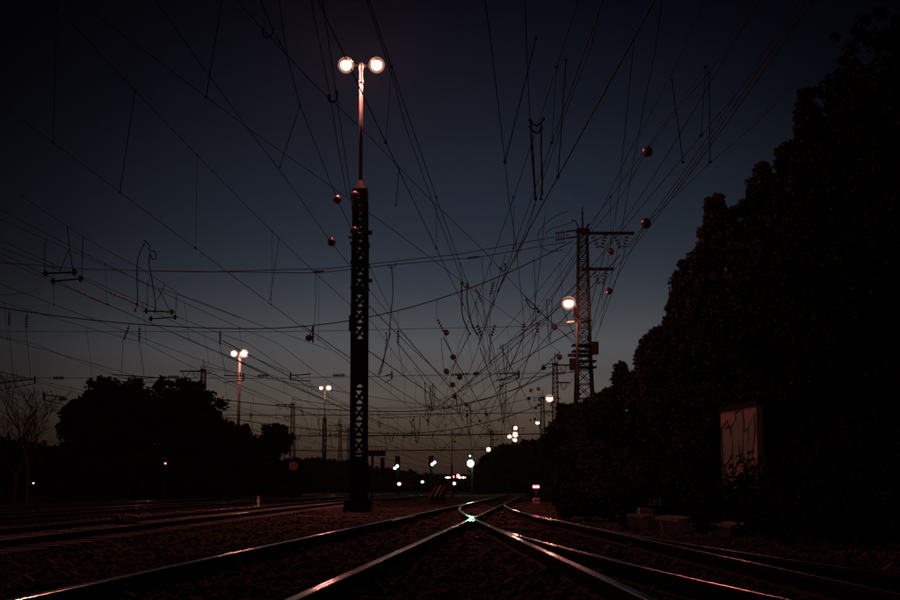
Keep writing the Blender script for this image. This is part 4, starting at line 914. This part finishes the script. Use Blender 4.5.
for i, ((px_, d_, h_, wd_), bl) in enumerate(zip(BU, BL)):
    bush(px_, d_, h_, wd_, 'dark leafy bush ' + bl, 300 + i, 70 if h_ > 1 else 40, 80, .022 + d_ * .0008, LEAF if i % 2 else LEAF2)
# left trees
LG = 'rounded trees on the left'
tree(128, 96, 382, 48, 'left half of the big rounded dark tree', 501, 300, 50, .2, .02, LEAF2, .75, LG, 1.25, 'rounded_tree')
tree(178, 98, 386, 46, 'right half of the big rounded dark tree below the lattice mast', 502, 300, 50, .2, .02, LEAF2, .75, LG, 1.25, 'rounded_tree')
tree(92, 95, 398, 24, 'smaller rounded tree on the left flank of the big one', 503, 200, 50, .2, .02, LEAF2, .7, LG, 1.2, 'rounded_tree')
tree(212, 99, 410, 22, 'smaller rounded tree on the right flank of the big one', 504, 200, 50, .2, .02, LEAF2, .7, LG, 1.2, 'rounded_tree')
tree(268, 112, 428, 20, 'small round dark tree just right of the slim lamp pole', 505, 220, 50, .2, .02, LEAF2, .7, LG, 1.2, 'rounded_tree')
tree(243, 108, 430, 22, 'low round dark tree at the foot of the slim lamp pole', 506, 220, 50, .2, .02, LEAF2, .7, LG, 1.2, 'rounded_tree')
# bare tree
def bare(px, d, top, lab, seed):
    r = random.Random(seed); root = empty('bare_tree', (GX(px, d), d, -.1), lab, 'tree', 'bare trees at the left edge'); H = at_d(px, top, d).z
    mt = MB(); mb = MB()
    def grow(p, dr, ln, rad, dep):
        q_ = p + dr * ln * .5 + Vector((r.gauss(0, .04), r.gauss(0, .04), 0)) * ln; e = q_ + (dr + Vector((r.gauss(0, .1), r.gauss(0, .1), .08))).normalized() * ln * .5
        (mt if dep == 0 else mb).tube([p, q_, e], [rad, rad * .82, rad * .66], 5 if dep < 3 else 4, cap=False)
        if dep >= 6: return
        for i in range(3 if dep < 3 else 2):
            an = r.random() * 6.28; sp_ = r.uniform(.35, .95); nd = (dr + Vector((math.cos(an) * sp_, math.sin(an) * sp_, r.uniform(-.1, .25)))).normalized()
            grow(q_.lerp(e, r.uniform(.2, 1)) if i else e, nd, ln * r.uniform(.62, .84), max(.012, rad * .6), dep + 1)
    grow(Vector((0, 0, 0)), Vector((0, 0, 1)), H * .30, .12, 0)
    mt.build('trunk', BARK, root); mb.build('branches', BARK, root)
bare(27, 72, 356, 'taller bare tree with fine twigs at the left edge', 3)
bare(14, 78, 392, 'shorter bare tree behind the tall bare one at the left edge', 8)
# distant dark wood and hedges
def woods(name, px0, px1, tops, d, lab, n_=500, leaf=.55, cr=1.6, kind='stuff', seed=1, mat_=LEAF2):
    r = np.random.default_rng(seed); C = []
    for i in range(n_):
        px_ = r.uniform(px0, px1); t = (px_ - px0) / (px1 - px0) * (len(tops) - 1); k = int(min(len(tops) - 2, t)); tp = tops[k] + (tops[k + 1] - tops[k]) * (t - k)
        dd_ = d + r.uniform(-.06, .06) * d; H = at_d(px_, tp, dd_).z - cr * .6; C.append((GX(px_, dd_), dd_, max(.2, H * r.random() ** .55)))
    C = np.array(C); v, f = leaf_cloud(C, r.uniform(.6, 1.2, len(C)) * cr, 46, leaf, seed + 1)
    tag(np_mesh(name, v, f, mat_), lab, 'vegetation', kind='stuff')
woods('far_hedge', -40, 300, [430, 438, 452, 462, 458, 462, 460], 105, 'dark hedge under the left trees along the yard', 700, .3, 1.1, seed=11)
woods('far_hedge', 290, 500, [460, 457, 461, 466, 470, 474, 477, 478, 476], 240, 'distant dark treeline along the horizon', 600, .6, 1.5, seed=12)
woods('dark_thicket', 478, 580, [470, 452, 446, 445, 440, 442, 425, 408, 400], 175, 'dark thicket below the far lamp cluster', 900, .42, 1.5, seed=13)
woods('side_thicket', 540, 720, [470, 455, 430, 400, 385], 80, 'dark thicket beyond the right hand bushes', 700, .25, 1.1, seed=14)
woods('deep_wood', 660, 960, [370, 300, 250, 190, 150, 120], 58, 'dark depth of the wood on the right', 2600, .12, 1.2, seed=15)
# dark low bank of grass to the left of the tracks
woods('trackside_weeds', 560, 900, [492, 498, 506, 515, 520], 30, 'low weeds beside the right hand track', 500, .07, .22, seed=16, mat_=LEAF)

# ------------------------------------------------------------------ faint night haze
hm = bpy.data.materials.new('haze'); hm.use_nodes = True; n = hm.node_tree.nodes; l = hm.node_tree.links
for x in list(n): n.remove(x)
ho = n.new('ShaderNodeOutputMaterial'); pv = n.new('ShaderNodeVolumePrincipled'); pv.inputs['Density'].default_value = HAZE = .00012; pv.inputs['Color'].default_value = (.9, .9, .92, 1); pv.inputs['Anisotropy'].default_value = .5
l.new(pv.outputs[0], ho.inputs['Volume'])
m = MB(); m.box((0, 300, 14), (1900, 1500, 30)); hz_ = m.build('haze', hm); tag(hz_, 'faint night haze over the yard', 'haze', kind='stuff')
hz_.display_type = 'WIRE'
for o in list(COL.objects):
    if o.type == 'MESH' and 'kind' not in o and o.parent is None and 'category' not in o: print('UNTAGGED', o.name)
